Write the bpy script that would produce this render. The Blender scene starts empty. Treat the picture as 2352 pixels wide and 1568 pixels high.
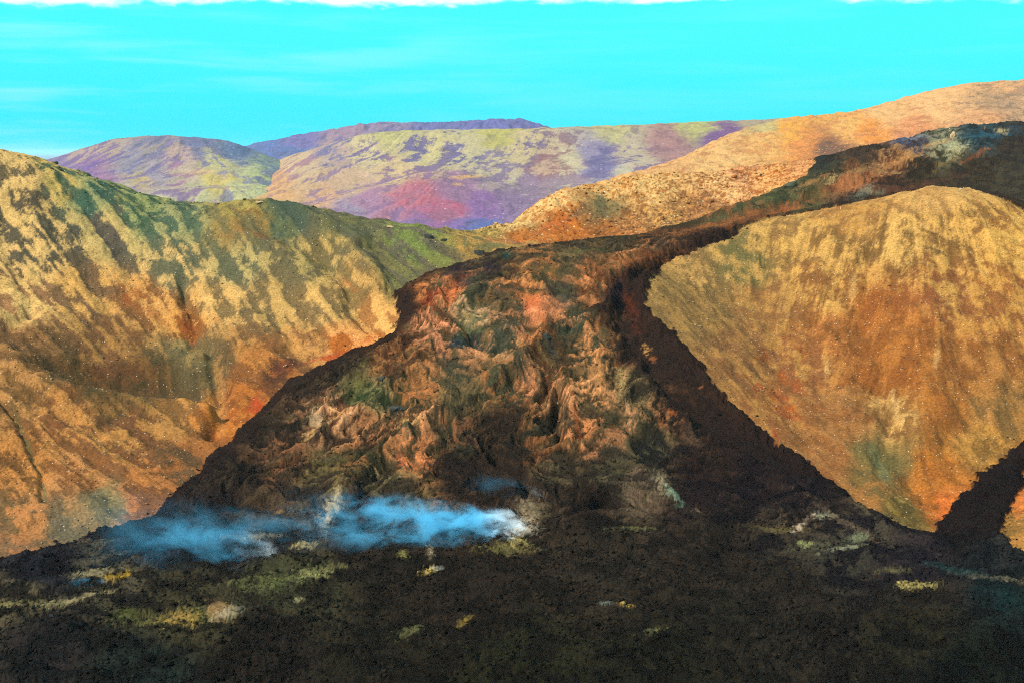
import bpy, math, random
import numpy as np
random.seed(7)
rng = np.random.default_rng(11)
S = bpy.context.scene
COL = S.collection

# ------------------------------------------------------------------ camera
FPX = 2839.0                      # focal length in px of a 2352 px wide frame (45 degrees across)
PITCH = math.radians(8.7)
cam_d = bpy.data.cameras.new('camera'); cam = bpy.data.objects.new('camera', cam_d); COL.objects.link(cam)
cam_d.sensor_width = 36.0; cam_d.lens = 36.0 * FPX / 2352.0
cam_d.clip_start = 1.0; cam_d.clip_end = 200000.0
cam.location = (0, 0, 0); cam.rotation_euler = (math.radians(90) - PITCH, 0, 0)
S.camera = cam

# ------------------------------------------------------------------ light
SUN_DIR = np.array([-0.60, -0.50, 0.66]); SUN_DIR /= np.linalg.norm(SUN_DIR)   # towards the sun
SUN_EL = math.asin(SUN_DIR[2]); SUN_AZ = math.atan2(SUN_DIR[0], SUN_DIR[1])
sd = bpy.data.lights.new('sun', 'SUN'); sun = bpy.data.objects.new('sun', sd); COL.objects.link(sun)
sd.energy = 4.8; sd.angle = math.radians(0.5); sd.color = (1.0, 0.94, 0.84)
from mathutils import Vector
sun.rotation_euler = Vector(SUN_DIR).to_track_quat('Z', 'Y').to_euler()

world = bpy.data.worlds.new('World'); S.world = world; world.use_nodes = True
nt = world.node_tree; nt.nodes.clear()
def N(t, kind, **kw):
    n = t.nodes.new(kind)
    for k, v in kw.items():
        if hasattr(n, k) and not k.startswith('i_'): setattr(n, k, v)
    return n
wo = N(nt, 'ShaderNodeOutputWorld'); bg = N(nt, 'ShaderNodeBackground'); nt.links.new(bg.outputs[0], wo.inputs[0])
sky = N(nt, 'ShaderNodeTexSky', sky_type='NISHITA'); sky.sun_disc = False
sky.sun_elevation = SUN_EL; sky.sun_rotation = SUN_AZ; sky.altitude = 200
tc = N(nt, 'ShaderNodeTexCoord'); sep = N(nt, 'ShaderNodeSeparateXYZ'); nt.links.new(tc.outputs['Generated'], sep.inputs[0])
def math_n(t, op, a, b=None, c=None, clamp=False):
    n = t.nodes.new('ShaderNodeMath'); n.operation = op; n.use_clamp = clamp
    for i, v in enumerate((a, b, c)):
        if v is None: continue
        if isinstance(v, (int, float)): n.inputs[i].default_value = v
        else: t.links.new(v, n.inputs[i])
    return n.outputs[0]
def mix_c(t, f, a, b, blend='MIX'):
    n = t.nodes.new('ShaderNodeMix'); n.data_type = 'RGBA'; n.blend_type = blend
    for i, v in ((0, f), (6, a), (7, b)):
        if isinstance(v, (int, float)): n.inputs[i].default_value = v
        elif isinstance(v, tuple): n.inputs[i].default_value = v if len(v) == 4 else v + (1,)
        else: t.links.new(v, n.inputs[i])
    return n.outputs[2]
def mapr(t, v, a, b, c=0.0, d=1.0, smooth=True):
    n = t.nodes.new('ShaderNodeMapRange'); n.interpolation_type = 'SMOOTHSTEP' if smooth else 'LINEAR'
    t.links.new(v, n.inputs[0])
    for i, x in zip((1, 2, 3, 4), (a, b, c, d)): n.inputs[i].default_value = x
    return n.outputs[0]
def noise_n(t, vec, scale, detail=4, rough=0.55, dist=0.0):
    n = t.nodes.new('ShaderNodeTexNoise'); n.inputs['Scale'].default_value = scale
    n.inputs['Detail'].default_value = detail; n.inputs['Roughness'].default_value = rough; n.inputs['Distortion'].default_value = dist
    if vec is not None: t.links.new(vec, n.inputs['Vector'])
    return n.outputs[0]
zc = sep.outputs[2]
# strength-scaled Nishita, tinted and mixed with the clear turquoise of the photograph's sky
ns = mix_c(nt, 1.0, sky.outputs[0], (0.035, 0.085, 0.085), 'MULTIPLY')
grad = mix_c(nt, mapr(nt, zc, 0.0, 0.10), (0.018, 0.52, 0.62), (0.036, 0.60, 0.68))
base = mix_c(nt, 0.06, grad, ns)
# thin streaky veil, then the ragged underside of a white cloud deck overhead
mp = N(nt, 'ShaderNodeMapping'); nt.links.new(tc.outputs['Generated'], mp.inputs[0]); mp.inputs['Scale'].default_value = (2.0, 2.0, 26.0)
st = noise_n(nt, mp.outputs[0], 2.2, 6, 0.55, 0.3)
veil = mapr(nt, st, 0.46, 0.74, 0, 0.24)
left = mapr(nt, sep.outputs[0], 0.10, -0.35, 0.25, 1.0)
veil = math_n(nt, 'MULTIPLY', veil, left)
c1 = mix_c(nt, veil, base, (0.50, 0.60, 0.62))
mp2 = N(nt, 'ShaderNodeMapping'); nt.links.new(tc.outputs['Generated'], mp2.inputs[0]); mp2.inputs['Scale'].default_value = (5.0, 5.0, 14.0)
cn = noise_n(nt, mp2.outputs[0], 2.4, 9, 0.68)
ay = math_n(nt, 'MAXIMUM', math_n(nt, 'ABSOLUTE', sep.outputs[1]), 0.05)
el = math_n(nt, 'DIVIDE', zc, ay)                       # the deck's edge lies straight across the view
edge = math_n(nt, 'ADD', el, mapr(nt, cn, 0.3, 0.7, -0.0062, 0.0062, False))
bul = mapr(nt, math_n(nt, 'ABSOLUTE', math_n(nt, 'ADD', sep.outputs[0], 0.115)), 0.10, 0.0, 0.0, 0.0045)
edge = math_n(nt, 'ADD', edge, bul)
edge = math_n(nt, 'ADD', edge, mapr(nt, sep.outputs[0], 0.05, 0.30, 0.0, -0.0022, False))
deck = mapr(nt, edge, 0.1142, 0.1200)
cover = mapr(nt, noise_n(nt, tc.outputs['Generated'], 3.0, 6, 0.6), 0.36, 0.62, 0.15, 1.0)
high = mapr(nt, zc, 0.13, 0.35)
cover = math_n(nt, 'MAXIMUM', cover, math_n(nt, 'SUBTRACT', 1.0, high))
c2 = mix_c(nt, math_n(nt, 'MULTIPLY', deck, cover), c1, (0.66, 0.67, 0.68))
nt.links.new(c2, bg.inputs[0]); bg.inputs[1].default_value = 1.0
world.cycles.sampling_method = 'AUTOMATIC'

S.view_settings.view_transform = 'Standard'; S.view_settings.look = 'None'
S.view_settings.gamma = 1.0; S.view_settings.use_curve_mapping = False
S.view_settings.exposure = 0.75
S.render.engine = 'CYCLES'
S.cycles.use_denoising = False
S.cycles.pixel_filter_type = 'BLACKMAN_HARRIS'; S.cycles.filter_width = 1.05
S.cycles.sample_clamp_indirect = 4.0
S.cycles.max_bounces = 5; S.cycles.diffuse_bounces = 2; S.cycles.volume_bounces = 1
S.cycles.transparent_max_bounces = 8
S.cycles.volume_max_steps = 256

HAZE_ON = True
# ------------------------------------------------------------------ helpers: pixels of the photo <-> points of the place
cp, sp = math.cos(PITCH), math.sin(PITCH)
def ray(px, py):
    u = (np.asarray(px, float) - 1176) / FPX; v = (784 - np.asarray(py, float)) / FPX
    return u, cp + v * sp, -sp + v * cp
def P(px, py, D):
    a, b, c = ray(px, py); s = D / b
    return np.array([a * s, D + 0 * s, c * s])
def proj(x, y, z):
    c = y * cp - z * sp; up = y * sp + z * cp
    return 1176 + FPX * x / c, 784 - FPX * up / c

def lin(c):
    c = np.asarray(c, float) / 255.0
    return np.where(c <= 0.04045, c / 12.92, ((c + 0.055) / 1.055) ** 2.4)
def sm(x, a, b):
    t = np.clip((x - a) / (b - a), 0, 1); return t * t * (3 - 2 * t)

# periodic noise tiles (power-law spectra), sampled bilinearly
def make_tile(beta, n=1024, lo=2, hi=None, seed=0):
    r = np.random.default_rng(seed)
    w = np.fft.rfft2(r.standard_normal((n, n)))
    k = np.sqrt(np.fft.fftfreq(n)[:, None] ** 2 + np.fft.rfftfreq(n)[None, :] ** 2) * n
    k[0, 0] = 1
    w *= k ** (-beta / 2) * (k >= lo)
    if hi: w *= np.exp(-(k / hi) ** 2)
    t = np.fft.irfft2(w, s=(n, n)); t = (t - t.mean()) / t.std()
    return t.astype(np.float32)
T_F = make_tile(2.6, seed=1)            # fractal
T_G = make_tile(2.6, seed=2)
T_H = make_tile(2.0, seed=3)            # rougher
T_M = make_tile(1.2, lo=6, hi=90, seed=4)   # medium band
T_S = make_tile(3.2, lo=2, hi=40, seed=5)   # smooth
T_L = make_tile(3.5, lo=6, seed=6)          # lobes with softly rough flanks
T_B = make_tile(4.4, lo=6, hi=70, seed=9)   # big soft bulges
T_P = make_tile(1.9, lo=7, hi=60, seed=8)   # patches
def samp(T, x, y, size, ox=0.0, oy=0.0):
    """value at world x, y of tile T spread over `size` metres"""
    n = T.shape[0]
    u = (x / size + ox) * n; v = (y / size + oy) * n
    i = np.floor(u).astype(np.int64); j = np.floor(v).astype(np.int64)
    fu = (u - i).astype(np.float32); fv = (v - j).astype(np.float32)
    i0 = i % n; i1 = (i + 1) % n; j0 = j % n; j1 = (j + 1) % n
    return (T[j0, i0] * (1 - fu) + T[j0, i1] * fu) * (1 - fv) + (T[j1, i0] * (1 - fu) + T[j1, i1] * fu) * fv

class TPS:
    def __init__(s, pts, scale, lam=1e-4):
        p = np.array(pts, float); s.xy = p[:, :2] / scale; s.sc = scale; n = len(p)
        K = s.k(s.xy, s.xy) + lam * np.eye(n)
        Q = np.c_[np.ones(n), s.xy]
        A = np.block([[K, Q], [Q.T, np.zeros((3, 3))]])
        s.w = np.linalg.lstsq(A, np.r_[p[:, 2], 0, 0, 0], rcond=None)[0]
    @staticmethod
    def k(a, b):
        r2 = ((a[:, None, :] - b[None]) ** 2).sum(-1) + 1e-12
        return 0.5 * r2 * np.log(r2)
    def __call__(s, x, y):
        sh = np.shape(x); q = np.c_[np.ravel(x), np.ravel(y)] / s.sc
        out = np.empty(len(q)); n = len(s.xy)
        for i in range(0, len(q), 60000):
            a = q[i:i + 60000]
            out[i:i + 60000] = s.k(a, s.xy) @ s.w[:n] + s.w[n] + a @ s.w[n + 1:]
        return out.reshape(sh)

def raycast(fn, px, py, d0, d1, step):
    px = np.asarray(px, float); py = np.asarray(py, float)
    a, b, c = ray(px, py); D = np.arange(d0, d1, step)[None, :]
    X = (a / b)[:, None] * D; Z = (c / b)[:, None] * D; Y = np.broadcast_to(D, X.shape)
    below = Z < fn(X, Y)
    hit = np.where(below.any(1), below.argmax(1), D.shape[1] - 1)
    d = D[0, hit]
    return (a / b) * d, d

def seg_dist(x, y, P0, P1):
    d = P1 - P0; L = (d ** 2).sum() + 1e-9
    t = np.clip(((x - P0[0]) * d[0] + (y - P0[1]) * d[1]) / L, 0, 1)
    return np.hypot(x - P0[0] - t * d[0], y - P0[1] - t * d[1])
def poly_dist(x, y, pl):
    r = np.full(x.shape, 1e9)
    for a, b in zip(pl[:-1], pl[1:]): r = np.minimum(r, seg_dist(x, y, a, b))
    return r
def inside(x, y, pl):
    c = np.zeros(x.shape, bool); n = len(pl)
    for i in range(n):
        x0, y0 = pl[i]; x1, y1 = pl[(i + 1) % n]
        if y0 == y1: continue
        m = ((y0 > y) != (y1 > y)) & (x < (x1 - x0) * (y - y0) / (y1 - y0) + x0)
        c ^= m
    return c
def signed(x, y, pl):
    c = np.vstack([pl, pl[:1]]); d = poly_dist(x, y, c)
    return np.where(inside(x, y, pl), d, -d)

def mesh_from_grid(name, X, Y, Z, col, face_mask, mat):
    r, c = X.shape
    idx = np.arange(r * c).reshape(r, c)
    q = np.stack([idx[:-1, :-1], idx[:-1, 1:], idx[1:, 1:], idx[1:, :-1]], -1).reshape(-1, 4)
    if face_mask is not None: q = q[face_mask.ravel()]
    used = np.unique(q); re = np.full(r * c, -1); re[used] = np.arange(len(used)); q = re[q]
    v = np.stack([X, Y, Z], -1).reshape(-1, 3)[used].astype(np.float32)
    return raw_mesh(name, v, q, col.reshape(-1, 3)[used] if col is not None else None, mat)
def raw_mesh(name, v, q, col, mat, smooth=True, parent=None):
    m = bpy.data.meshes.new(name); k = q.shape[1]
    m.vertices.add(len(v)); m.vertices.foreach_set('co', np.ascontiguousarray(v, np.float32).ravel())
    m.loops.add(q.size); m.loops.foreach_set('vertex_index', q.astype(np.int32).ravel())
    m.polygons.add(len(q)); m.polygons.foreach_set('loop_start', np.arange(0, q.size, k, dtype=np.int32))
    m.update(calc_edges=True)
    if smooth: m.polygons.foreach_set('use_smooth', np.ones(len(q), bool))
    if col is not None:
        a = m.color_attributes.new('Col', 'FLOAT_COLOR', 'POINT')
        a.data.foreach_set('color', np.c_[col, np.ones(len(col))].astype(np.float32).ravel())
    m.materials.append(mat)
    o = bpy.data.objects.new(name, m); COL.objects.link(o)
    if parent: o.parent = parent
    return o

# ------------------------------------------------------------------ materials
def ground_mat(name, fine, speck, speck_amt, bump, rough=0.95, contrast=(0.72, 1.30), specks_col=(0.42, 0.33, 0.22), spec=0.10):
    """Colour comes from attribute Col: ground cover, with lava highlights and far haze painted in; grain, grit and pale stones from noise in metres."""
    m = bpy.data.materials.new(name); m.use_nodes = True; t = m.node_tree; b = t.nodes['Principled BSDF']
    b.inputs['Roughness'].default_value = rough; b.inputs['Specular IOR Level'].default_value = spec
    tcn = t.nodes.new('ShaderNodeTexCoord'); vec = tcn.outputs['Object']
    at = t.nodes.new('ShaderNodeAttribute'); at.attribute_name = 'Col'
    n1 = noise_n(t, vec, 1.0 / fine, 8, 0.68)
    n2 = noise_n(t, vec, 1.0 / (fine * 7), 5, 0.6)
    f = math_n(t, 'MULTIPLY', mapr(t, n1, 0.28, 0.72, contrast[0], contrast[1], False), mapr(t, n2, 0.3, 0.7, 0.88, 1.12, False))
    cmb = t.nodes.new('ShaderNodeCombineXYZ')
    for i in range(3): t.links.new(f, cmb.inputs[i])
    c = mix_c(t, 1.0, at.outputs['Color'], cmb.outputs[0], 'MULTIPLY')
    vo = t.nodes.new('ShaderNodeTexVoronoi'); vo.inputs['Scale'].default_value = 1.0 / speck; t.links.new(vec, vo.inputs['Vector'])
    sx = t.nodes.new('ShaderNodeSeparateColor'); t.links.new(vo.outputs['Color'], sx.inputs[0])
    isr = math_n(t, 'LESS_THAN', sx.outputs[0], speck_amt)
    near = math_n(t, 'LESS_THAN', vo.outputs['Distance'], 0.30)
    k = math_n(t, 'MULTIPLY', math_n(t, 'MULTIPLY', isr, near), 0.75)
    c = mix_c(t, k, c, specks_col)
    t.links.new(c, b.inputs['Base Color'])
    bp = t.nodes.new('ShaderNodeBump'); bp.inputs['Strength'].default_value = 1.0; bp.inputs['Distance'].default_value = bump
    t.links.new(n1, bp.inputs['Height']); t.links.new(bp.outputs[0], b.inputs['Normal'])
    return m
def plain_mat(name, col, rough=0.8, var=0.15, scale=8.0):
    m = bpy.data.materials.new(name); m.use_nodes = True; t = m.node_tree; b = t.nodes['Principled BSDF']
    b.inputs['Roughness'].default_value = rough; b.inputs['Specular IOR Level'].default_value = 0.0 if rough > .9 else 0.3
    tcn = t.nodes.new('ShaderNodeTexCoord'); n = noise_n(t, tcn.outputs['Object'], scale, 4)
    lo = tuple(x * (1 - var) for x in col); hi = tuple(min(1, x * (1 + var)) for x in col)
    t.links.new(mix_c(t, n, lo, hi), b.inputs['Base Color'])
    return m
M_HILL = ground_mat('hillside_moss_and_scree', 1.1, 1.05, 0.03, 0.45, contrast=(0.40, 1.60))
M_LAVA = ground_mat('rough_lava', 1.1, 1.3, 0.0, 0.7, contrast=(0.40, 1.60), specks_col=(0.10, 0.09, 0.08), spec=0.02)
M_FAR = ground_mat('far_hillside', 4.0, 5.0, 0.03, 1.8, contrast=(0.62, 1.38), specks_col=(0.40, 0.36, 0.34))
M_RIDGE = ground_mat('tussocky_ridge', 2.2, 2.6, 0.12, 1.2, contrast=(0.50, 1.50), specks_col=(0.46, 0.34, 0.20))

# ------------------------------------------------------------------ painting ground colours by place, lava highlights and far haze included
def anchors_colour(px, py, A, mask, power=3.2, soft=14.0, band=0.42):
    """IDW blend of (light, dark, fraction of light) anchors, picked by `mask` (unit normal field)"""
    A = [calm(a) for a in A]; pts = np.array([(a[0], a[1]) for a in A], float)
    L = lin(np.array([a[2] for a in A])); Dk = lin(np.array([a[3] for a in A])); fr = np.array([a[4] if len(a) > 4 else 0.45 for a in A])
    n = px.size; p = px.ravel(); q = py.ravel(); out = np.empty((n, 3)); mk = mask.ravel()
    th = np.sqrt(2) * np.array([_ninv(1 - f) for f in fr])
    for i in range(0, n, 60000):
        s = slice(i, i + 60000)
        d2 = (p[s, None] - pts[:, 0]) ** 2 + ((q[s, None] - pts[:, 1]) * 1.25) ** 2 + soft ** 2
        w = d2 ** (-power / 2 * 1.5); w /= w.sum(1, keepdims=True)
        l = w @ L; d = w @ Dk; t = w @ th
        m = sm(mk[s] - t, -band, band)[:, None]
        out[s] = l * m + d * (1 - m)
    return out.reshape(px.shape + (3,))
def calm(a):
    def f(c):
        r, g, b = c
        if r > 1.5 * g and r < 225 and b < 0.8 * g: g += 0.5 * (r * 0.74 - g)
        return (r, g, b)
    return (a[0], a[1], f(a[2]), f(a[3])) + tuple(a[4:])
def _ninv(p):
    # inverse normal over sqrt(2), rational approximation
    p = min(max(p, 0.02), 0.98); t = math.sqrt(-2 * math.log(min(p, 1 - p)))
    z = t - (2.515517 + 0.802853 * t + 0.010328 * t * t) / (1 + 1.432788 * t + 0.189269 * t * t + 0.001308 * t ** 3)
    return (z if p > 0.5 else -z) / math.sqrt(2)
def patches(col, px, py, nz, plist, ill):
    for pt in plist:
        cx, cy, rx, ry, ang, c, st = pt
        R = max(rx, ry) * 2.2
        sel = (np.abs(px - cx) < R) & (np.abs(py - cy) < R)
        if not sel.any(): continue
        a = math.radians(ang); dx = px[sel] - cx; dy = py[sel] - cy
        u = (dx * math.cos(a) + dy * math.sin(a)) / rx; v = (-dx * math.sin(a) + dy * math.cos(a)) / ry
        r = np.sqrt(u * u + v * v) + nz[sel] * 0.36
        k = (st * (1 - sm(r, 0.25, 1.3)))[:, None]
        col[sel] = col[sel] * (1 - k) + (lin(c) * ill) * k
    return col
def downslope(fn, X, Y, e=4.0):
    z = fn(X, Y); gx = (fn(X + e, Y) - z) / e; gy = (fn(X, Y + e) - z) / e
    g = np.hypot(gx, gy) + 1e-6
    return gx / g, gy / g, g
class Field:
    """slope field on a coarse raster, for streaks that run downhill"""
    def __init__(s, fn, x0, x1, y0, y1, n=150):
        s.x0, s.x1, s.y0, s.y1, s.n = x0, x1, y0, y1, n
        X, Y = np.meshgrid(np.linspace(x0, x1, n), np.linspace(y0, y1, n))
        s.gx, s.gy, s.g = downslope(fn, X, Y, (x1 - x0) / n * 0.5)
    def at(s, x, y):
        u = np.clip((x - s.x0) / (s.x1 - s.x0) * (s.n - 1), 0, s.n - 1.001); v = np.clip((y - s.y0) / (s.y1 - s.y0) * (s.n - 1), 0, s.n - 1.001)
        i = u.astype(int); j = v.astype(int); fu = u - i; fv = v - j
        r = []
        for T in (s.gx, s.gy):
            r.append((T[j, i] * (1 - fu) + T[j, i + 1] * fu) * (1 - fv) + (T[j + 1, i] * (1 - fu) + T[j + 1, i + 1] * fu) * fv)
        return r
def streaks(F, X, Y, T, size, length, steps=8, ox=0.0):
    x = X.copy(); y = Y.copy(); acc = samp(T, x, y, size, ox, ox); h = length / steps
    for k in range(steps):
        gx, gy = F.at(x, y); x = x + gx * h; y = y + gy * h
        acc = acc + samp(T, x, y, size, ox, ox)
    return acc / acc.std()

# ================================================================== THE NEAR GROUND: two mossy hills, the saddle, the lava
GP = [  # px, py, distance
 # lava: frame bottom, plain, cone, saddle
 (-300,1568,356),(300,1568,356),(1176,1568,356),(2050,1568,356),(2650,1568,356),(0,1400,417),(600,1400,417),(1176,1400,417),(1800,1400,417),(2352,1400,417),
 (300,1300,462),(700,1300,462),(1176,1290,464),(1600,1290,468),(2000,1290,470),(2352,1310,470),
 (1150,1200,500),(1150,1100,540),(1150,1000,580),(1150,900,614),(1150,800,650),(1170,700,690),(1200,650,714),(1220,600,760),(1220,572,800),
 (800,1210,498),(800,1100,548),(820,1000,592),(850,900,630),(900,820,665),(950,740,695),(1000,680,722),
 (1500,1210,502),(1500,1100,548),(1480,1000,586),(1440,900,624),(1420,800,660),(1400,720,688),(1400,650,718),
 (500,1200,498),(600,1100,552),(1700,1200,505),(1700,1100,555),(1600,1000,592),
 # lava's left edge
 (0,1295,466),(170,1258,484),(350,1185,512),(440,1105,548),(535,1015,592),(615,920,634),(750,835,670),(880,785,688),(905,690,728),(990,630,760),(1100,590,790),
 # left hill
 (0,1200,500),(0,1100,534),(0,1000,568),(0,900,602),(0,825,630),(0,780,668),(0,700,704),(0,600,742),(0,500,780),(0,400,815),(0,345,842),
 (200,1150,518),(200,1000,578),(200,922,612),(180,880,650),(200,800,690),(200,700,728),(200,600,762),(200,500,795),(200,412,832),
 (350,1000,590),(350,950,618),(350,900,655),(400,800,700),(400,700,738),(400,600,770),(400,520,800),(420,478,828),
 (500,950,622),(500,880,652),(550,780,694),(600,700,730),(600,600,765),(600,520,795),(600,465,822),
 (730,700,722),(760,600,762),(730,520,797),(750,498,812),(850,640,742),(900,600,765),(900,526,806),(1000,546,800),(1090,565,797),(1000,590,782),
 (-500,1250,480),(-500,900,600),(-500,600,740),(-500,300,850),(-900,900,600),(-900,300,850),
 # right hill
 (1490,640,728),(1480,690,706),(1560,790,668),(1680,920,626),(1830,1050,582),(1950,1145,546),(2090,1228,506),
 (1620,565,792),(1650,700,740),(1750,800,698),(1700,620,775),(1750,505,826),(1850,900,655),(1850,700,735),(1850,580,782),(1900,480,828),
 (2000,1050,592),(2000,900,648),(2000,750,705),(2000,600,757),(2000,462,824),(2150,1150,552),(2150,1000,603),(2150,850,655),(2150,700,708),(2150,550,765),(2150,432,818),
 (2300,1040,598),(2300,900,640),(2300,700,708),(2300,560,760),(2300,457,812),(2400,520,800),(2450,900,640),(2600,700,700),(2600,560,760),
 # arm of lava at the lower right and the hill beyond it
 (2140,1238,512),(2250,1200,528),(2352,1120,562),(2352,1030,600),(2330,1230,505),(2352,1285,488),(2450,1150,530),(2700,1000,580),(2900,700,650),
 # lava field above the saddle
 (1350,610,765),(1500,560,830),(1650,520,885),(1700,495,920),(1850,440,1000),(1850,405,1040),(1860,368,1120),(2000,420,1030),(2000,345,1190),(2150,390,1060),(2150,305,1260),(2300,390,1060),(2300,297,1270),(2450,380,1060),(2450,295,1270),(2700,380,1060),(2700,300,1270),
 (1350,553,850),(1500,529,890),(1600,503,930),(1680,474,968),(1760,448,1000),
 # golden ridge behind the saddle
 (1200,552,838),(1120,540,842),(1150,515,872),(1220,475,925),(1280,441,965),(1350,424,990),(1450,404,1030),(1560,396,1065),(1700,384,1110),(1780,378,1130),
 (1250,510,890),(1350,500,905),(1400,460,955),(1500,470,955),(1560,440,1000),(1650,440,1015),(1750,415,1060),
]
GZ = [  # px, distance, height: ground hidden behind the crests
 (-300,930,-12),(0,930,-28),(200,930,-50),(400,930,-62),(600,930,-66),(800,920,-76),(1000,910,-84),(1080,930,-90),(0,1050,-70),(300,1100,-95),(700,1100,-100),(1000,1080,-104),
 (1500,1160,-60),(1280,1080,-72),(1150,1000,-92),(1700,1220,-30),(1900,1250,-14),
 (1620,850,-60),(1760,870,-55),(1900,880,-48),(2000,885,-44),(2150,890,-43),(2300,890,-42),(2450,890,-42),
 (1176,300,-161),(300,300,-161),(2050,300,-161),(-300,300,-161),(2700,300,-161),(1176,200,-165),(0,200,-165),(2352,200,-165),
 (0,1400,-110),(1000,1400,-115),(1500,1400,-80),(2150,1400,0),(2600,1400,0),
]
pts = [tuple(P(*g)) for g in GP] + [((px - 1176) / FPX * D, D, z) for px, D, z in GZ]
G = TPS(pts, 300.0, 2e-4)
# cache G on a raster for quick ray casts
_gx = np.linspace(-800, 800, 401); _gy = np.linspace(200, 1500, 651)
_GX, _GY = np.meshgrid(_gx, _gy); _GZ = G(_GX, _GY)
def Gq(x, y):
    u = np.clip((x + 800) / 4.0, 0, 399.999); v = np.clip((y - 200) / 2.0, 0, 649.999)
    i = u.astype(int); j = v.astype(int); fu = u - i; fv = v - j
    return (_GZ[j, i] * (1 - fu) + _GZ[j, i + 1] * fu) * (1 - fv) + (_GZ[j + 1, i] * (1 - fu) + _GZ[j + 1, i + 1] * fu) * fv
def on_ground(px, py, d0=300, d1=1400):
    x, y = raycast(Gq, np.atleast_1d(px), np.atleast_1d(py), d0, d1, 0.8)
    return np.stack([x, y], -1)

L_EDGE = [(-40,1300),(0,1295),(50,1285),(100,1270),(170,1258),(190,1245),(240,1220),(300,1203),(350,1185),(380,1150),(410,1122),(440,1105),(470,1080),(500,1040),(535,1012),(545,988),(580,960),(615,920),(650,890),(700,865),(750,837),(800,815),(860,792),(898,772),(905,730),(912,690),(905,672),(950,650),(990,630),(1040,612),(1100,602),(1112,585)]
U_EDGE = [(1200,573),(1280,566),(1350,557),(1400,550),(1500,530),(1600,505),(1680,475),(1750,450),(1800,430),(1850,406)]
R_EDGE = [(1620,566),(1560,592),(1520,617),(1492,640),(1477,665),(1477,690),(1490,718),(1510,738),(1540,762),(1560,790),(1600,830),(1640,880),(1680,920),(1720,952),(1750,990),(1780,1015),(1830,1050),(1880,1090),(1920,1120),(1950,1142),(1970,1165),(2020,1192),(2060,1215),(2100,1230),(2138,1238),(2160,1200),(2200,1150),(2260,1100),(2320,1040),(2352,1017),(2420,960)]
W_EDGE = [(2420,1040),(2352,1090),(2322,1160),(2312,1210),(2322,1258),(2352,1287),(2420,1310)]
def XY(pl): return on_ground([p[0] for p in pl], [p[1] for p in pl])
le = XY(L_EDGE); ue = XY(U_EDGE); re_ = XY(R_EDGE); we = XY(W_EDGE)
def U(px, D): return np.array([[(px - 1176) / FPX * D, D]])
lava_poly = np.vstack([U(-900, 462), le, ue, U(1856, 1075), U(1862, 1135), U(1980, 1195), U(2100, 1250), U(2300, 1275), U(2900, 1275),
                       U(2900, 840), U(2480, 812), U(2352, 806), U(2300, 826), U(2240, 838), U(2100, 838), U(1950, 838), U(1800, 830), U(1700, 818), re_, we, U(2900, 450),
                       U(2900, 150), U(-900, 150)])
channel = np.vstack([XY([(1700,528),(1600,560),(1530,588),(1450,625),(1410,648),(1400,690),(1415,720),(1400,735),(1390,745),(1480,850),(1530,930),(1600,1020),(1780,1120)]),
                     XY([(1905,1118),(1830,1060),(1750,1000),(1680,930),(1640,890),(1600,838),(1550,790),(1500,745),(1470,715),(1465,665),(1482,640),(1520,612),(1580,583),(1640,560),(1720,530)])])

ncol, nrow = 1000, 660
tu = np.linspace(-0.50, 0.50, ncol)
rows = np.concatenate([np.linspace(200, 345, 12, endpoint=False), np.linspace(345, 560, 270, endpoint=False), np.linspace(560, 850, 270, endpoint=False), np.linspace(850, 1400, 190)])
TU, GY = np.meshgrid(tu, rows); GX = TU * GY
Z0 = G(GX, GY)
sdl = signed(GX, GY, lava_poly) + samp(T_F, GX, GY, 260, .1, .3) * 1.8 + samp(T_M, GX, GY, 60) * 0.3
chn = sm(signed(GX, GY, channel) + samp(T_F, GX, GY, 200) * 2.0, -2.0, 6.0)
lav = sm(sdl, -0.5, 1.0)
fieldm = sm(GY, 800, 900)                              # the older lava field up the valley
front = 1 - sm(GY + samp(T_F, GX, GY, 500) * 8, 455, 510)   # the flat lava in front
thick = 5.5 * (1 - np.exp(-np.clip(sdl, 0, 99) / 4.5)) * (1 - 0.45 * fieldm)
wx = samp(T_S, GX, GY, 420) * 12; wy = samp(T_S, GX, GY, 420, .5, .2) * 12
billow = lambda sz, ox: 1 - np.sqrt(samp(T_B, GX + wx, GY + wy, sz, ox, ox * 2) ** 2 + 0.16) * 1.3
cone = (1 - front) * (1 - fieldm)
zl = np.zeros_like(Z0)
zl += cone * (billow(360, .2) * 1.7 + billow(150, .7) * 0.5 + samp(T_L, GX, GY, 60, .3, .1) * 0.22) * (1 - 0.7 * chn)
zl += front * (samp(T_L, GX * 0.45, GY, 240) * 1.2 + billow(110, .4) * 0.35 + samp(T_L, GX, GY, 50, .6, .1) * 0.22)
zl += fieldm * (samp(T_L, GX * 0.5, GY * 0.8, 330, .2) * 1.5 + samp(T_L, GX, GY, 90) * 0.4)
z_soft = zl.copy()
_fx, _fy = np.meshgrid(np.linspace(-760, 760, 200), np.linspace(210, 1390, 200))
FL = Field(Gq, -760, 760, 210, 1390, 200); FL.gx *= -1; FL.gy *= -1
_a = 1.15 * samp(T_S, _fx, _fy, 420, .2, .6); _c, _s = np.cos(_a), np.sin(_a)          # the flow folded and wandered
FL.gx, FL.gy = FL.gx * _c - FL.gy * _s, FL.gx * _s + FL.gy * _c
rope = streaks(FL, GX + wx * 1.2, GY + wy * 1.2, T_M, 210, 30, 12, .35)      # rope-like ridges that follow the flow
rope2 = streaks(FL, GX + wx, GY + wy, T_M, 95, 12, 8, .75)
zl += cone * (np.clip(rope, -2, 2) * 0.42 + np.clip(rope2, -2, 2) * 0.30) * (1 - 0.5 * chn) + (fieldm * 0.18 + front * 0.22) * np.clip(rope, -2, 2)
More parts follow.
